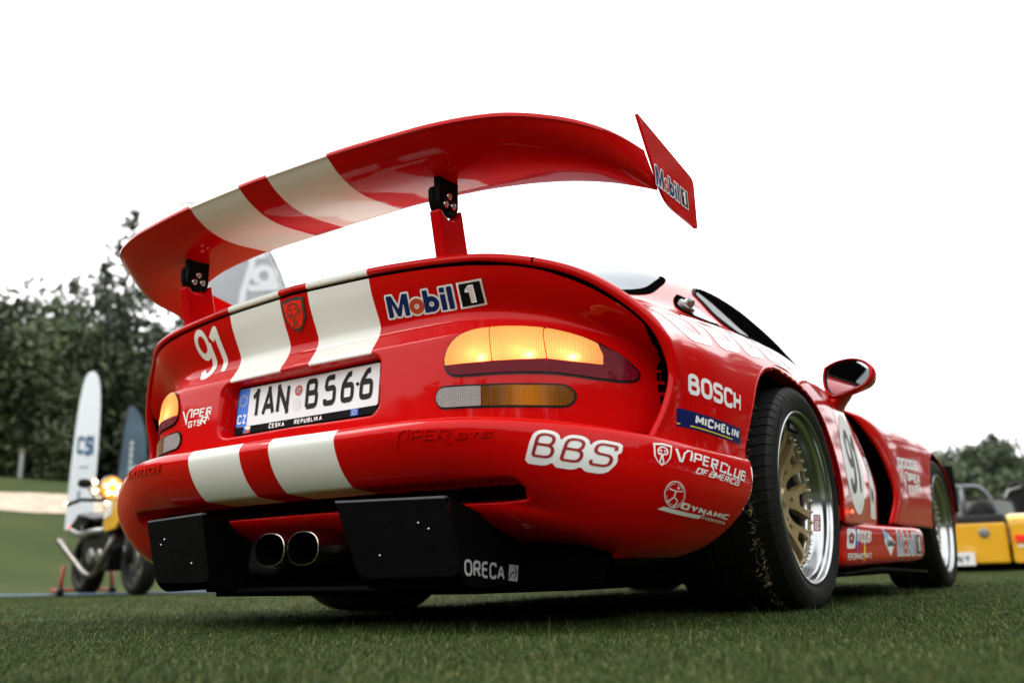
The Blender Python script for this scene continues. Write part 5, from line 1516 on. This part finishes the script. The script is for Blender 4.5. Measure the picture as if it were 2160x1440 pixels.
def trunk(o, h, r0, top=1.0):
    g = np.random.default_rng(int(h*100))
    P = [(0, 0, -.4)]+[(g.normal()*.04*h/10, g.normal()*.04*h/10, h*k*top) for k in np.linspace(.12, 1, 7)]
    rr = [r0*1.25]+[r0*(1-.93*k) for k in np.linspace(.12, 1, 7)]
    V, F = tube(P, rr, 9)
    return mesh('trunk', V, F, M_BARK, o)
def conifer(x, y, h, r0, seed, label, group, m=M_NEEDLE, dens=1.0, lo=.06):
    g = np.random.default_rng(seed)
    z0 = float(hgt(x, y)); o = empty('conifer_tree', (x, y, z0-.05)); tag(o, label, 'tree', group)
    trunk(o, h, h*.016)
    Cs = []; Ss = []
    tubes = []
    lev = int(34*dens)
    for k in range(lev):
        t = lo+(1-lo)*(k/lev)**.92; z = h*t
        nb = max(3, int(9*(1-t)+4))
        for q in range(nb):
            a = g.random()*2*math.pi; L_ = r0*((1-t)**.78+.03)*(.55+.65*g.random())
            n = int(9+26*L_/r0)
            s = g.random(n)**.75
            droop = -.10*L_*s+.28*L_*s**3*g.normal(.3, .5)
            cx = np.cos(a)*L_*s; cy_ = np.sin(a)*L_*s
            sp_ = .10+.16*L_*(1-s*.4)*.45
            Cs.append(np.stack([cx+g.normal(size=n)*sp_, cy_+g.normal(size=n)*sp_, z+droop+g.normal(size=n)*.14*(.5+1-t)], 1))
            Ss.append((.10+.10*(1-t))*(.7+.8*g.random(n))*(1+.02*h))
    C_ = np.concatenate(Cs); S = np.concatenate(Ss); C_[:, 2] = np.maximum(C_[:, 2], .2)
    top = np.stack([g.normal(size=40)*.10, g.normal(size=40)*.10, h*(.93+.09*g.random(40))], 1)
    C_ = np.concatenate([C_, top]); S = np.r_[S, np.full(40, .16)]
    V = cards(C_, S, g, .5)
    n = len(C_); F = np.arange(n*4).reshape(n, 4)
    mesh('crown', V, F, m, o, smooth=False)
    return o
def broad(x, y, h, r0, seed, label, group, m=M_LEAF, n_cl=95, per=120, size=.155, lo=.1, kind='broadleaf_tree'):
    g = np.random.default_rng(seed)
    z0 = float(hgt(x, y)); o = empty(kind, (x, y, z0-.05)); tag(o, label, 'tree', group)
    trunk(o, h, h*.02, .8)
    d = g.normal(size=(n_cl, 3)); d /= np.linalg.norm(d, axis=1)[:, None]
    rad = g.random(n_cl)**.4
    cc = d*rad[:, None]*[r0, r0, h*(1-lo)/2]+[0, 0, h*(lo+(1-lo)/2)]
    cr_ = r0*(.20+.22*g.random(n_cl))
    u = g.normal(size=(n_cl, per, 3)); u /= np.linalg.norm(u, axis=2)[..., None]
    rr = g.random((n_cl, per))**.42
    C_ = (cc[:, None]+u*(rr*cr_[:, None])[..., None]).reshape(-1, 3)
    C_[:, 2] = np.maximum(C_[:, 2], .15)
    S = size*(.6+.9*g.random(len(C_)))
    V = cards(C_, S, g)
    n = len(C_); mesh('crown', V, np.arange(n*4).reshape(n, 4), m, o, smooth=False)
    return o
GL_ = 'trees at the edge of the lawn'
conifer(-42.44, 24.73, 16.2, 5.6, 1, 'tallest dark spruce, its pointed top rising just left of the wing tip', GL_)
conifer(-44.8, 24.7, 13.5, 5.0, 2, 'dark spruce with a crooked spire, left of the tallest spruce', GL_)
conifer(-42.03, 21.48, 11.0, 5.2, 3, 'shorter dark conifer with two thin tops, between the rounded tree and the spruces', GL_)
broad(-37.83, 16.55, 7.9, 4.2, 4, 'dark rounded tree at the left edge of the photo', GL_)
broad(-44.26, 21.56, 9.6, 4.4, 5, 'grey green feathery tree behind the rounded tree on the left', GL_, M_LEAF2)
conifer(-43.3, 28.84, 11.5, 5.4, 6, 'dark conifer seen between the left wing tip and the boot lid', GL_)
conifer(-39.8, 25.08, 9.0, 5.0, 7, 'low dark conifer directly behind the dark feather flag', GL_)
conifer(-36.5, 20.6, 9.0, 4.8, 8, 'bushy dark conifer directly behind the white board', GL_)
broad(-35.0, 14.6, 7.0, 4.0, 9, 'low dark tree at the left edge, in front of the rounded tree', GL_)
broad(-35.5, 23.6, 6.5, 4.2, 10, 'low dark tree between the white board and the dark feather flag', GL_)
broad(-29.6, 14.6, 2.0, 1.25, 14, 'small dark bush on the slope just left of the white board', None, M_LEAF, 26, 60, .12, .0, 'bush')['category'] = 'bush'
GR = 'distant trees on the right'
for k, (x, y, h, r0, lab) in enumerate((
    (-16.2, 104, 6.2, 4.6, 'dark distant tree just above the front wheel of the red car'),
    (-13.6, 106, 4.6, 3.2, 'low grey green distant tree above the roll bar of the yellow car'),
    (-12.2, 108, 7.2, 1.9, 'slim pointed distant tree left of the big rounded one'),
    (-10.4, 107, 7.4, 3.6, 'big rounded distant tree, tallest of those on the right'),
    (-8.3, 105, 4.8, 3.0, 'distant tree at the right edge of the photo'),
    (-14.8, 98, 3.8, 3.8, 'low bushy distant tree right of the front wheel'),
    (-11.2, 97, 3.2, 3.2, 'pale green distant bush below the big rounded tree'),
    (-8.0, 98, 2.6, 3.4, 'low distant hedge tree above the black soft top'))):
    broad(x, y, h+.3, r0, 30+k, lab, GR, M_LEAF2, 60, 70, .26, .0)
# the wood that surrounds the lawn on the sides the photograph does not show (seen mirrored in the paint)
def wood():
    g = np.random.default_rng(5)
    Cs = []
    for az in np.arange(R(72), R(353), R(2.7)):       # measured from +y towards -x, behind the camera
        k_ = float(sstep(az, R(225), R(285))); d = 34-9*k_+g.random()*7; h = 6.5+3.5*g.random()+k_*(6.5+4*g.random()); r0 = 2.2+g.random()  # unseen trees on the right made taller and nearer to darken paint reflections
        x, y = 1.7-math.sin(az)*d, -2.7+math.cos(az)*d
        n = 520
        u = g.normal(size=(n, 3)); u /= np.linalg.norm(u, axis=1)[:, None]
        rr = g.random(n)**.4
        Cs.append(u*rr[:, None]*[r0, r0, h/2]+[x, y, h/2+float(hgt(x, y))])
    C_ = np.concatenate(Cs); S = .55*(.6+.9*g.random(len(C_)))
    n = len(C_)
    tag(mesh('surrounding_wood', cards(C_, S, g), np.arange(n*4).reshape(n, 4), M_LEAF, smooth=False), kind='stuff')
wood()
# ------------------------------------------------------------------ motorcycle on the lawn
M_YEL = mat('yellow_paint', (.70, .36, .008), .3, coat=.6)
M_GREYM = mat('grey_metal', (.22, .22, .21), .35, .7, noise=.2, nscale=20)
M_SILV2 = mat('silver_pipe', (.15, .14, .12), .35, .9, noise=.2, nscale=14)
M_BLKP = mat('black_plastic', (.005, .005, .006), .45, spec=.2)
M_AMBL = mat('amber_glow', (.8, .30, .02), .3, emit=(1.0, .36, .03), emit_s=.55)
M_LED = mat('led_glow', (1, .8, .5), .3, emit=(1.0, .72, .34), emit_s=9)
M_REDGLOW = mat('red_glow', (.7, .02, .01), .3, emit=(1.0, .05, .03), emit_s=1.6)
def ell(bm, c, r_, seg=16):
    q = bmesh.ops.create_uvsphere(bm, u_segments=seg, v_segments=seg//2+2, radius=1)
    for v in q['verts']: v.co = Vector((c[0]+v.co.x*r_[0], c[1]+v.co.y*r_[1], c[2]+v.co.z*r_[2]))
def motorcycle():
    b = empty('motorcycle', (-7.42, 2.80, 0), R(-13))
    tag(b, 'black and yellow motorcycle with glowing amber headlamp standing on the lawn', 'motorcycle')
    def part(name, V, F, m, p=b, **k): return mesh(name, V, F, m, p, **k)
    for (x, r_, w_) in ((0, .315, .090), (1.40, .335, .075)):
        ty = [(w_*math.sin(a), r_-w_*.75+w_*.75*math.cos(a)) for a in np.linspace(-2.4, 2.4, 15)]
        V, F = lathe(ty, 48); V = [(x+bb, a, r_+c) for a, bb, c in V]
        wh = part('wheel', V, F, M_RUBBER)
        V, F = lathe([(-.03, r_-w_*1.15), (-.045, r_-w_*1.3), (.045, r_-w_*1.3), (.03, r_-w_*1.15)], 40)
        part('rim', [(x+bb, a, r_+c) for a, bb, c in V], F, M_BLKP, wh)
        for k in range(10):
            a = 2*math.pi*k/10
            V, F = tube([(x+.04*math.cos(a), .02, r_+.04*math.sin(a)), (x+(r_-w_*1.3)*math.cos(a+.1), 0, r_+(r_-w_*1.3)*math.sin(a+.1))], .009, 6)
            part('spoke', V, F, M_GREYM, wh)
        V, F = lathe([(-.055, .0), (-.055, .11), (-.05, .115), (-.045, .0)], 24); part('brake_disc', [(x+bb, a, r_+c) for a, bb, c in V], F, M_GREYM, wh)
    for s in (-.10, .10):
        V, F = tube([(1.40, s, .30), (1.33, s, .56)], .032, 10); part('fork_leg', V, F, M_BLKP)
        V, F = tube([(1.33, s, .56), (1.24, s, .92)], .024, 10); part('fork_tube', V, F, M_GREYM)
        V, F = tube([(1.372, s-.033, .36), (1.352, s-.033, .46)], .010, 6); part('reflector', V, F, M_SILV2)
    fd = [(1.40+.345*math.cos(a), s, .312+.345*math.sin(a)) for a in np.linspace(R(40), R(150), 14) for s in (-.055, .055)]
    part('front_mudguard', fd, [(2*i, 2*i+1, 2*i+3, 2*i+2) for i in range(13)], M_BLKP)
    # headlamp
    V, F = lathe([(.0, .0), (.0, .105), (-.03, .115), (-.10, .10), (-.16, .04), (-.16, 0)], 28)
    hd = part('headlamp', [(1.00+a, bb-.17, 1.02+c) for a, bb, c in V], F, M_AMBL)
    for k in range(5):
        a = 2*math.pi*k/5+.3
        V, F = lathe([(0, 0), (.004, .018), (0, .020)], 12)
        part('led', [(1.006+p[0], -.17+.058*math.cos(a)+p[1], 1.02+.058*math.sin(a)+p[2]) for p in V], F, M_LED, hd)
    V, F = lathe([(.004, .108), (.012, .116), (-.02, .122)], 28); part('headlamp_ring', [(1.00+a, bb-.17, 1.02+c) for a, bb, c in V], F, M_GREYM, hd)
    for (x, y, z) in ((.78, -.27, 1.09), (.80, -.27, 1.0), (.97, -.20, .88), (.70, -.50, .87)):
        bm = bmesh.new(); ell(bm, (x, y, z), (.03, .035, .035), 12); part_o = bm_obj('indicator', bm, M_AMBL, b)
        bm = bmesh.new(); ell(bm, (x+.022, y, z), (.012, .022, .022), 10); bm_obj('bulb', bm, M_LED, part_o)
    V, F = tube([(.74, -.50, .86), (.84, -.40, .91), (1.02, -.16, .90), (1.22, .12, .93), (1.15, .34, .95), (1.10, .40, .92)], .019, 8); part('handlebar', V, F, M_BLKP)
    for s in (-1, 1):
        V, F = tube([(.98, s*.22-.1, .92), (.92, s*.28-.1, 1.04)], .008, 6); part('mirror_stem', V, F, M_BLKP)
        bm = bmesh.new(); ell(bm, (.92, s*.30-.1, 1.06), (.02, .07, .045)); bm_obj('mirror', bm, M_BLKP, b)
    # tank and shrouds, seat, tail
    rows = []
    for (x, hw, zt, zb) in ((.58, .07, .80, .74), (.68, .12, .87, .70), (.82, .15, .91, .68), (.98, .16, .91, .68), (1.10, .13, .88, .70), (1.18, .07, .84, .74)):
        rows.append([(x, hw*math.cos(a), (zt+zb)/2+(zt-zb)/2*math.sin(a)) for a in np.linspace(0, 2*math.pi, 17)])
    G = loft([np.array(r_) for r_ in rows], 24, 33); part('tank', G.reshape(-1, 3), grid_faces(24, 33), M_YEL)
    for s in (-1, 1):
        V, F = prism([(.86, .84), (1.20, .95), (1.46, .90), (1.50, .80), (1.24, .62), (.96, .60)], s*.17, s*.20, 'yz')
        V = [(b_, a, c) for a, b_, c in V]
        sh = part('shroud', V, F, M_YEL, smooth=False); bevel_mesh(sh, .01)
        V, F = prism([(.92, .82), (1.14, .90), (1.12, .76), (.95, .72)], s*.201, s*.206, 'yz'); part('white_panel', [(b_, a, c) for a, b_, c in V], F, M_WHITE, sh, smooth=False)
    rows = []
    for (x, hw, zt, zb) in ((-.30, .07, .86, .80), (-.15, .12, .86, .78), (.15, .14, .84, .76), (.42, .14, .80, .72), (.62, .10, .80, .72)):
        rows.append([(x, hw*math.cos(a), (zt+zb)/2+(zt-zb)/2*math.sin(a)) for a in np.linspace(0, 2*math.pi, 17)])
    G = loft([np.array(r_) for r_ in rows], 20, 33); part('seat', G.reshape(-1, 3), grid_faces(20, 33), mat('grey_seat', (.045, .047, .05), .6))
    V, F = prism([(-.52, .72), (-.30, .82), (.10, .76), (.05, .68), (-.40, .68)], -.08, .08, 'yz'); tl = part('tail', [(b_, a, c) for a, b_, c in V], F, M_BLKP, smooth=False); bevel_mesh(tl, .02)
    bm = bmesh.new(); ell(bm, (-.52, -.02, .72), (.04, .06, .03)); bm_obj('tail_light', bm, M_REDGLOW, tl)
    # engine with finned cylinder, cases
    V, F = prism(rounded([(.30, .24), (1.02, .24), (1.10, .44), (.96, .64), (.36, .66), (.22, .44)], .05, 5), -.16, .16, 'yz'); e_ = part('engine', [(b_, a, c) for a, b_, c in V], F, M_BLKP, smooth=False); bevel_mesh(e_, .015)
    for k in range(6):
        bm = bmesh.new(); box_bm(bm, (.72+.012*k, 0, .53+.026*k), (.24, .27, .010)); bm_obj('cooling_fin', bm, M_GREYM, e_)
    for (x, z, r_) in ((.55, .38, .085), (.80, .38, .07)):
        V, F = lathe([(-.19, 0), (-.19, r_*.8), (-.175, r_), (-.14, r_)], 24); part('engine_cover', [(x+bb, a, z+c) for a, bb, c in V], F, M_GREYM, e_)
    for P, r_ in (([(.0, .05, .315), (.42, .05, .40)], .03), ([(.0, -.06, .315), (.42, -.06, .40)], .03), ([(.50, 0, .52), (.10, 0, .72), (-.25, 0, .76)], .022), ([(1.22, 0, .86), (.95, 0, .60), (.96, 0, .36)], .025), ([(1.20, 0, .80), (.55, 0, .66), (.45, 0, .42)], .024), ([(.18, -.10, .42), (.02, -.10, .70)], .03)):
        V, F = tube(P, r_, 8); part('frame_tube', V, F, M_BLKP)
    V, F = tube(cr(np.array([(.92, -.06, .60), (1.04, -.15, .52), (1.00, -.20, .36), (.88, -.22, .22), (.70, -.23, .20), (.35, -.24, .33), (-.05, -.25, .50), (-.22, -.25, .56)]), 36), [.026]*18+[.036]*18, 10)
    part('exhaust', V, F, M_SILV2)
    V, F = tube(cr(np.array([(.90, .0, .62), (.70, -.18, .62), (.30, -.20, .60), (-.10, -.18, .66)]), 16), .035, 10); part('airbox_duct', V, F, M_GREYM)
    st = empty('paddock_stand', (-7.42, 2.80, 0), R(-13)); tag(st, 'small red stand under the rear wheel of the motorcycle', 'stand')
    for s in (-1, 1):
        V, F = tube([(-.02, s*.24, .30), (.0, s*.26, .04)], .018, 8); lg = mesh('leg', V, F, mat('red_stand', (.35, .02, .015), .4), st)
        V, F = lathe([(-.025, 0), (-.025, .045), (.025, .045), (.025, 0)], 18); mesh('stand_wheel', [(b_, a+s*.26, c+.045) for a, b_, c in V], F, M_BLKP, st)
    V, F = tube([(-.30, -.26, .06), (-.30, .26, .06)], .016, 8); mesh('cross_bar', V, F, mat('red_stand', (.35, .02, .015), .4), st)
    for s in (-1, 1):
        V, F = tube([(.0, s*.26, .05), (-.30, s*.26, .06)], .016, 8); mesh('side_bar', V, F, mat('red_stand', (.35, .02, .015), .4), st)
motorcycle()

# ------------------------------------------------------------------ white board, feather flags
def facing(o_xyz):
    """frame at a point: right and up directions of a panel that faces the car park side"""
    d = Vector((CAM.x-o_xyz[0], CAM.y-o_xyz[1], 0)).normalized()
    return Vector((-d.y, d.x, 0)), d
def panel(name, loc, outline, thick, m, parent, smooth=False):
    r_, d = facing(loc); L0 = Vector(loc)
    n = len(outline); V = []
    for k in (0, -thick):
        for a, b in outline: V.append(r_*a+d*k+Vector((0, 0, b)))
    F = [tuple(range(n)), tuple(range(2*n-1, n-1, -1))]+[(i, n+i, n+(i+1) % n, (i+1) % n) for i in range(n)]
    return mesh(name, V, F, m, parent, smooth=smooth)
def ink_on(name, loc, fn, a0, a1, b0, b1, res, m, parent, k=.012):
    r_, d = facing(loc)
    xs = np.arange(a0, a1+res, res); ys = np.arange(b0, b1+res, res); X, Y = np.meshgrid(xs, ys)
    v, F = polygonize(fn(X, Y), xs, ys)
    return mesh(name, [r_*a+d*k+Vector((0, 0, b)) for a, b in v], F, m, parent, smooth=False)
loc = (-17.24, 8.38, float(hgt(-17.24, 8.38))-.02)
bd = empty('surfboard', loc); tag(bd, 'tall white surfboard with a rounded top and blue marks, standing behind the motorcycle', 'surfboard')
BK = 1.52; BW_ = .74
ol = [(-.235, 0), (.215, 0), (.232, 1.2), (.222, 2.0), (.200, 2.45), (.165, 2.72), (.10, 2.90), (.02, 2.955), (-.06, 2.93), (-.12, 2.82), (-.165, 2.60), (-.195, 2.3), (-.225, 1.5)]
ol = [(a*BK*BW_, (b-.62)*BK) if b > .8 else (a*BK*BW_, 0) for a, b in ol]
ol = [tuple(p) for p in cr(np.array(ol+[ol[0]]), 60)[:-1]]
bevel_mesh(panel('board', loc, ol, .07, mat('white_board', (.72, .76, .80), .3, coat=.5), bd), .02, 3)
M_BM = mat('board_blue', (.03, .10, .20), .5)
def bsc(fn): return lambda X, Y: fn(X/BK/BW_, Y/BK+.62)*BK*BW_
ink_on('lettering', loc, bsc(lambda X, Y: np.minimum(sd_text(X, Y, 'C', -.15, 1.72, .26, .22, .1, .1, .62), np.minimum(sd_text(X, Y, 'S', -.01, 1.70, .29, .26, .1, .1, .5), sd_seg(X, Y, (.135, 1.72), (.125, 2.0), .03)))), -.4, .4, 1.4, 2.5, .018, M_BM, bd)
ink_on('mark', loc, bsc(lambda X, Y: sd_seg(X, Y, (-.035, 1.24), (-.03, 1.38), .025)), -.3, .3, .4, 1.4, .018, M_BM, bd)
ink_on('mark', loc, bsc(lambda X, Y: sd_seg(X, Y, (-.045, 1.02), (-.04, 1.20), .035)), -.3, .3, .4, 1.4, .018, M_BM, bd)
ink_on('lettering', loc, bsc(lambda X, Y: sd_seg(X, Y, (-.09, 1.53), (.09, 1.54), .018)), -.3, .3, 1.2, 1.7, .018, M_GREYM, bd)

loc = (-11.72, 5.96, float(hgt(-11.72, 5.96)))
fl = empty('feather_flag', loc); tag(fl, 'dark blue feather flag with upright white lettering, left of the red car', 'flag', 'feather flags on poles')
ol = [(-.17, .55), (.20, .55), (.235, 1.3), (.225, 1.9), (.17, 2.30), (.06, 2.58), (-.06, 2.68), (-.115, 2.62), (-.15, 2.2), (-.185, 1.4)]
ol = [tuple(p) for p in cr(np.array(ol+[ol[0]]), 50)[:-1]]
panel('cloth', loc, ol, .004, mat('flag_blue', (.055, .095, .135), .6, noise=.5, nscale=1.5), fl)
M_FW = mat('flag_white', (.45, .50, .55), .6)
def vtext(s, x, z0, h): return lambda X, Y: sd_text(Y, -X, s, z0, -x, h, .2, .18, .2, 1.0)
ink_on('lettering', loc, vtext('escape', .175, .72, .21), -.3, .3, .6, 2.5, .012, M_FW, fl)
ink_on('lettering', loc, vtext('monaoa tionse', .0, .72, .09), -.3, .3, .6, 2.5, .008, M_FW, fl) if False else None
ink_on('lettering', loc, lambda X, Y: np.minimum(np.abs(X+.01)-.022+.012*np.sin(Y*60), np.abs(Y-1.35)-.75)+.0+np.maximum(np.abs(X+.01)-.022+.012*np.sin(Y*60), np.abs(Y-1.35)-.75)-np.minimum(np.abs(X+.01)-.022+.012*np.sin(Y*60), np.abs(Y-1.35)-.75), -.06, .06, .55, 2.2, .010, M_FW, fl)
r_, d = facing(loc); V, F = tube([r_*-.18+Vector((0, 0, -.1)), r_*-.19+Vector((0, 0, 1.4)), r_*-.155+Vector((0, 0, 2.25)), r_*-.10+Vector((0, 0, 2.66))], .012, 8); mesh('pole', V, F, M_BLKP, fl)

loc = (-9.02, 6.26, float(hgt(-9.02, 6.26)))
fl = empty('feather_flag', loc); tag(fl, 'pale grey feather flag with big white letters, seen between the wing and the boot lid', 'flag', 'feather flags on poles')
# outline follows the black pole on its right
ol = [(-.92, 1.6), (.72, 1.6), (.62, 3.0), (.50, 3.9), (.335, 4.45), (.19, 4.83), (.03, 5.14), (-.20, 5.42), (-.50, 5.64), (-.85, 5.78), (-1.20, 5.81), (-1.30, 5.74), (-1.12, 5.40), (-.95, 5.0), (-.84, 4.6), (-.86, 3.9), (-.90, 2.8)]
z_off = -loc[2]
ol = [(a, b+z_off) for a, b in cr(np.array(ol+[ol[0]]), 60)[:-1]]
panel('cloth', loc, ol, .004, mat('flag_grey', (.40, .415, .45), .7, noise=.12, nscale=2), fl)
M_LW = mat('flag_letter_white', (.72, .74, .78), .7)
def gl(X, Y):
    Y = Y-z_off
    d_ = sd_line(X, Y, [(-.16, 5.18), (-.20, 4.85), (-.30, 4.45), (-.34, 4.0), (-.34, 3.4)], .10)
    d_ = np.minimum(d_, sd_line(X, Y, [(-.38, 5.00), (.02, 5.07)], .11))
    d_ = np.minimum(d_, np.maximum(sd_ring(X, Y, (.0, 4.72), .13, .11), 4.60-Y))
    d_ = np.minimum(d_, sd_line(X, Y, [(-.22, 4.50), (.18, 4.56), (.10, 4.80)], .11))
    return d_
ink_on('lettering', loc, gl, -.6, .6, 3.3+z_off, 5.3+z_off, .02, M_LW, fl)
P = [(.80, 0), (.76, 1.6), (.66, 3.0), (.535, 3.9), (.37, 4.45), (.225, 4.83), (.065, 5.15), (-.17, 5.45), (-.48, 5.68), (-.85, 5.83), (-1.22, 5.86), (-1.34, 5.80)]
r_, d = facing(loc); V, F = tube([r_*a+Vector((0, 0, b+z_off if b > 0 else 0)) for a, b in P], .022, 8); mesh('pole', V, F, M_BLKP, fl)

# ------------------------------------------------------------------ yellow roadster ahead on the right
def roadster():
    c = empty('roadster', (.16, 8.68, 0), R(9)); tag(c, 'small open yellow roadster with grey roll bar parked beyond the red car', 'car')
    V, F = prism(rounded([(-.36, .09), (.34, .09), (.335, .53), (-.36, .53)], .03, 4), 0, 2.2, 'xz'); o = mesh('body', V, F, M_YEL, c, smooth=False); bevel_mesh(o, .02)
    for s in (-1, 1):
        rows = []
        for (y, zt) in ((-.03, .40), (-.06, .50), (-.02, .555), (.15, .60), (.40, .61), (.62, .54), (.74, .40)):
            x0, x1 = s*.36, s*.80
            rows.append([(x0, y, zt-.30), (x0, y, zt), (x0+s*.04, y, zt+.02), (x1-s*.06, y, zt+.02), (x1, y, zt-.02), (x1, y, zt-.30)])
        G = np.array(rows)
        o = mesh('rear_wing_panel', G.reshape(-1, 3), grid_faces(7, 6, s < 0), M_YEL, c, sharp=60)
        V, F = prism(rounded([(s*.365, .09), (s*.80, .09), (s*.80, .555), (s*.365, .555)], .04, 4), -.055, -.03, 'xz'); bevel_mesh(mesh('rear_face', V, F, M_YEL, o, smooth=False), .01)
        V, F = prism(rounded([(s*.40, .315), (s*.66, .315), (s*.66, .385), (s*.40, .385)], .02, 4), -.085, -.05, 'xz'); mesh('tail_light', V, F, mat('red_tail_lens', (.30, .01, .01), .2, emit=(1, .04, .02), emit_s=.25), o, smooth=False)
        V, F = prism(rounded([(s*.52, .325), (s*.60, .325), (s*.60, .378), (s*.52, .378)], .02, 4), -.090, -.086, 'xz'); mesh('lit_bulb', V, F, mat('red_bulb', (1, .2, .1), .2, emit=(1, .25, .15), emit_s=6), o, smooth=False)
        V, F = lathe([(-.09, .12), (-.10, .25), (-.08, .285), (.08, .285), (.10, .25), (.09, .12)], 40); mesh('wheel', [(s*.60+a, .34+b_, .285+cc) for a, b_, cc in V], F, M_RUBBER, c)
        V, F = lathe([(-.08, .12), (-.08, .285), (.08, .285), (.08, .12)], 40); mesh('wheel', [(s*.62+a, 2.55+b_, .285+cc) for a, b_, cc in V], F, M_RUBBER, c)
    V, F = prism(rounded([(-.345, .39), (-.262, .39), (-.262, .455), (-.345, .455)], .02, 4), -.03, -.012, 'xz'); mesh('tail_light', V, F, M_REDGLOW, c, smooth=False)
    for x in (-.315, -.285):
        V, F = prism([(x-.008, .21), (x+.008, .21), (x+.008, .39), (x-.008, .39)], -.004, -.002, 'xz'); mesh('pinstripe', V, F, M_BLKP, c, smooth=False)
    V, F = prism([(-.38, .53), (.34, .53), (.33, .62), (-.38, .61)], .0, .9, 'xz'); bevel_mesh(mesh('tonneau', V, F, mat('black_cloth', (.012, .012, .014), .8), c, smooth=False), .02, 3)
    M_BAR = mat('roll_bar_grey', (.16, .17, .19), .4, .3)
    V, F = tube(cr(np.array([(-.62, .40, .60), (-.60, .40, .88), (-.48, .40, .95), (0, .40, .965), (.12, .40, .955), (.20, .40, .89), (.27, .40, .74), (.31, .40, .60)]), 40), .024, 10); mesh('roll_bar', V, F, M_BAR, c)
    V, F = tube([(-.05, .40, .60), (-.05, .40, .96)], .026, 10); mesh('roll_bar_post', V, F, M_BAR, c)
    V, F = tube([(-.60, .40, .79), (-.05, .40, .795)], .016, 8); mesh('roll_bar_brace', V, F, M_BAR, c)
    for x in (-.30, .14):
        bm = bmesh.new(); ell(bm, (x, .62, .62), (.18, .08, .20)); bm_obj('seat_back', bm, M_BLKP, c)
    V, F = tube(cr(np.array([(-.55, 1.25, .60), (-.54, 1.3, .82), (-.40, 1.3, .86), (.40, 1.3, .86), (.52, 1.3, .80), (.55, 1.25, .60)]), 30), .016, 8); ws = mesh('windscreen_frame', V, F, M_BLKP, c)
    mesh('windscreen_glass', [(-.53, 1.27, .60), (.53, 1.27, .60), (.50, 1.3, .82), (.38, 1.3, .85), (-.38, 1.3, .85), (-.52, 1.3, .80)], [(0, 1, 2, 3, 4, 5)], mat('pale_screen', (.10, .125, .115), .2), ws, smooth=False)
    V, F = lathe([(.0, 0), (-.012, .02), (-.004, .03), (-.012, .045), (0, .055)], 24); mesh('fuel_cap', [(.11+b_, -.004+a, .42+cc) for a, b_, cc in V], F, M_GREYM, c)
    V, F = prism([(-.325, .075), (-.015, .075), (-.015, .215), (-.325, .215)], -.045, -.030, 'xz'); pl = mesh('number_plate', V, F, M_PLATE, c, smooth=False)
    res = .006; xs = np.arange(-.33, 0, res); zs = np.arange(.07, .22, res); X, Y = np.meshgrid(xs, zs)
    v, F = polygonize(sd_text(X, Y, 'NNY', -.28, .105, .08, .2, .25, 0, .95), xs, zs); mesh('plate_lettering', [(a, -.047, b_) for a, b_ in v], F, M_CHAR, pl, smooth=False)
    res = .006; xs = np.arange(.39, .8, res); zs = np.arange(.24, .32, res); X, Y = np.meshgrid(xs, zs)
    v, F = polygonize(sd_seg(X, Y, (.42, .270), (.66, .272), .026), xs, zs); mesh('script_badge', [(a, -.058, b_) for a, b_ in v], F, M_WHITE, c, smooth=False)
    V, F = prism([(-.78, .012), (.78, .012), (.78, .30), (-.78, .30)], .10, .14, 'xz'); mesh('underside', V, F, M_VOID, c, smooth=False)  # black slab standing in for the shadow under the car
roadster()
# black folded soft top standing beyond the roadster
ft = empty('soft_top', (.62, 11.2, 0), R(8)); tag(ft, 'black folded soft top rising to the right of the grey roll bar', 'car roof')
P = rounded([(-.30, 0), (.20, 0), (.18, .55), (-.02, .95), (-.12, 1.12), (-.24, 1.15), (-.36, 1.02), (-.40, .80), (-.36, .4)], .06, 4)
V, F = prism(P, 0, .5, 'xz'); bevel_mesh(mesh('canopy', V, F, M_BLKP, ft, smooth=False), .03, 3)
V, F = tube([(-.36, -.02, .62), (-.40, -.02, .82), (-.30, -.02, 1.02), (-.14, -.02, 1.06)], .02, 8); mesh('canopy_bow', V, F, M_GREYM, ft)
# thin blue cord and scraps lying across the lawn, small post far left
P = [(-10.5, 2.0), (-8.9, 2.45), (-7.6, 2.62), (-6.6, 2.72), (-5.6, 3.05), (-4.6, 3.2)]
V, F = tube([(a, b, float(hgt(a, b))+.020) for a, b in cr(np.array(P), 40)], .009, 6)
tag(mesh('hose', V, F, mat('hose_blue', (.12, .20, .34), .5)), 'thin blue hose lying across the lawn under the motorcycle', 'hose')
loc = (-30.3, 13.7, float(hgt(-30.3, 13.7)))
ps = empty('marker_post', loc); tag(ps, 'small white post on the far slope left of the bush', 'post')
bm = bmesh.new(); box_bm(bm, (0, 0, .42), (.16, .10, .9)); bevel_mesh(bm_obj('post', bm, mat('post_white', (.45, .46, .44), .7), ps), .02)
bm = bmesh.new(); box_bm(bm, (0, -.02, .93), (.22, .13, .12)); bevel_mesh(bm_obj('cap', bm, mat('post_cap', (.30, .26, .18), .7), ps), .02)
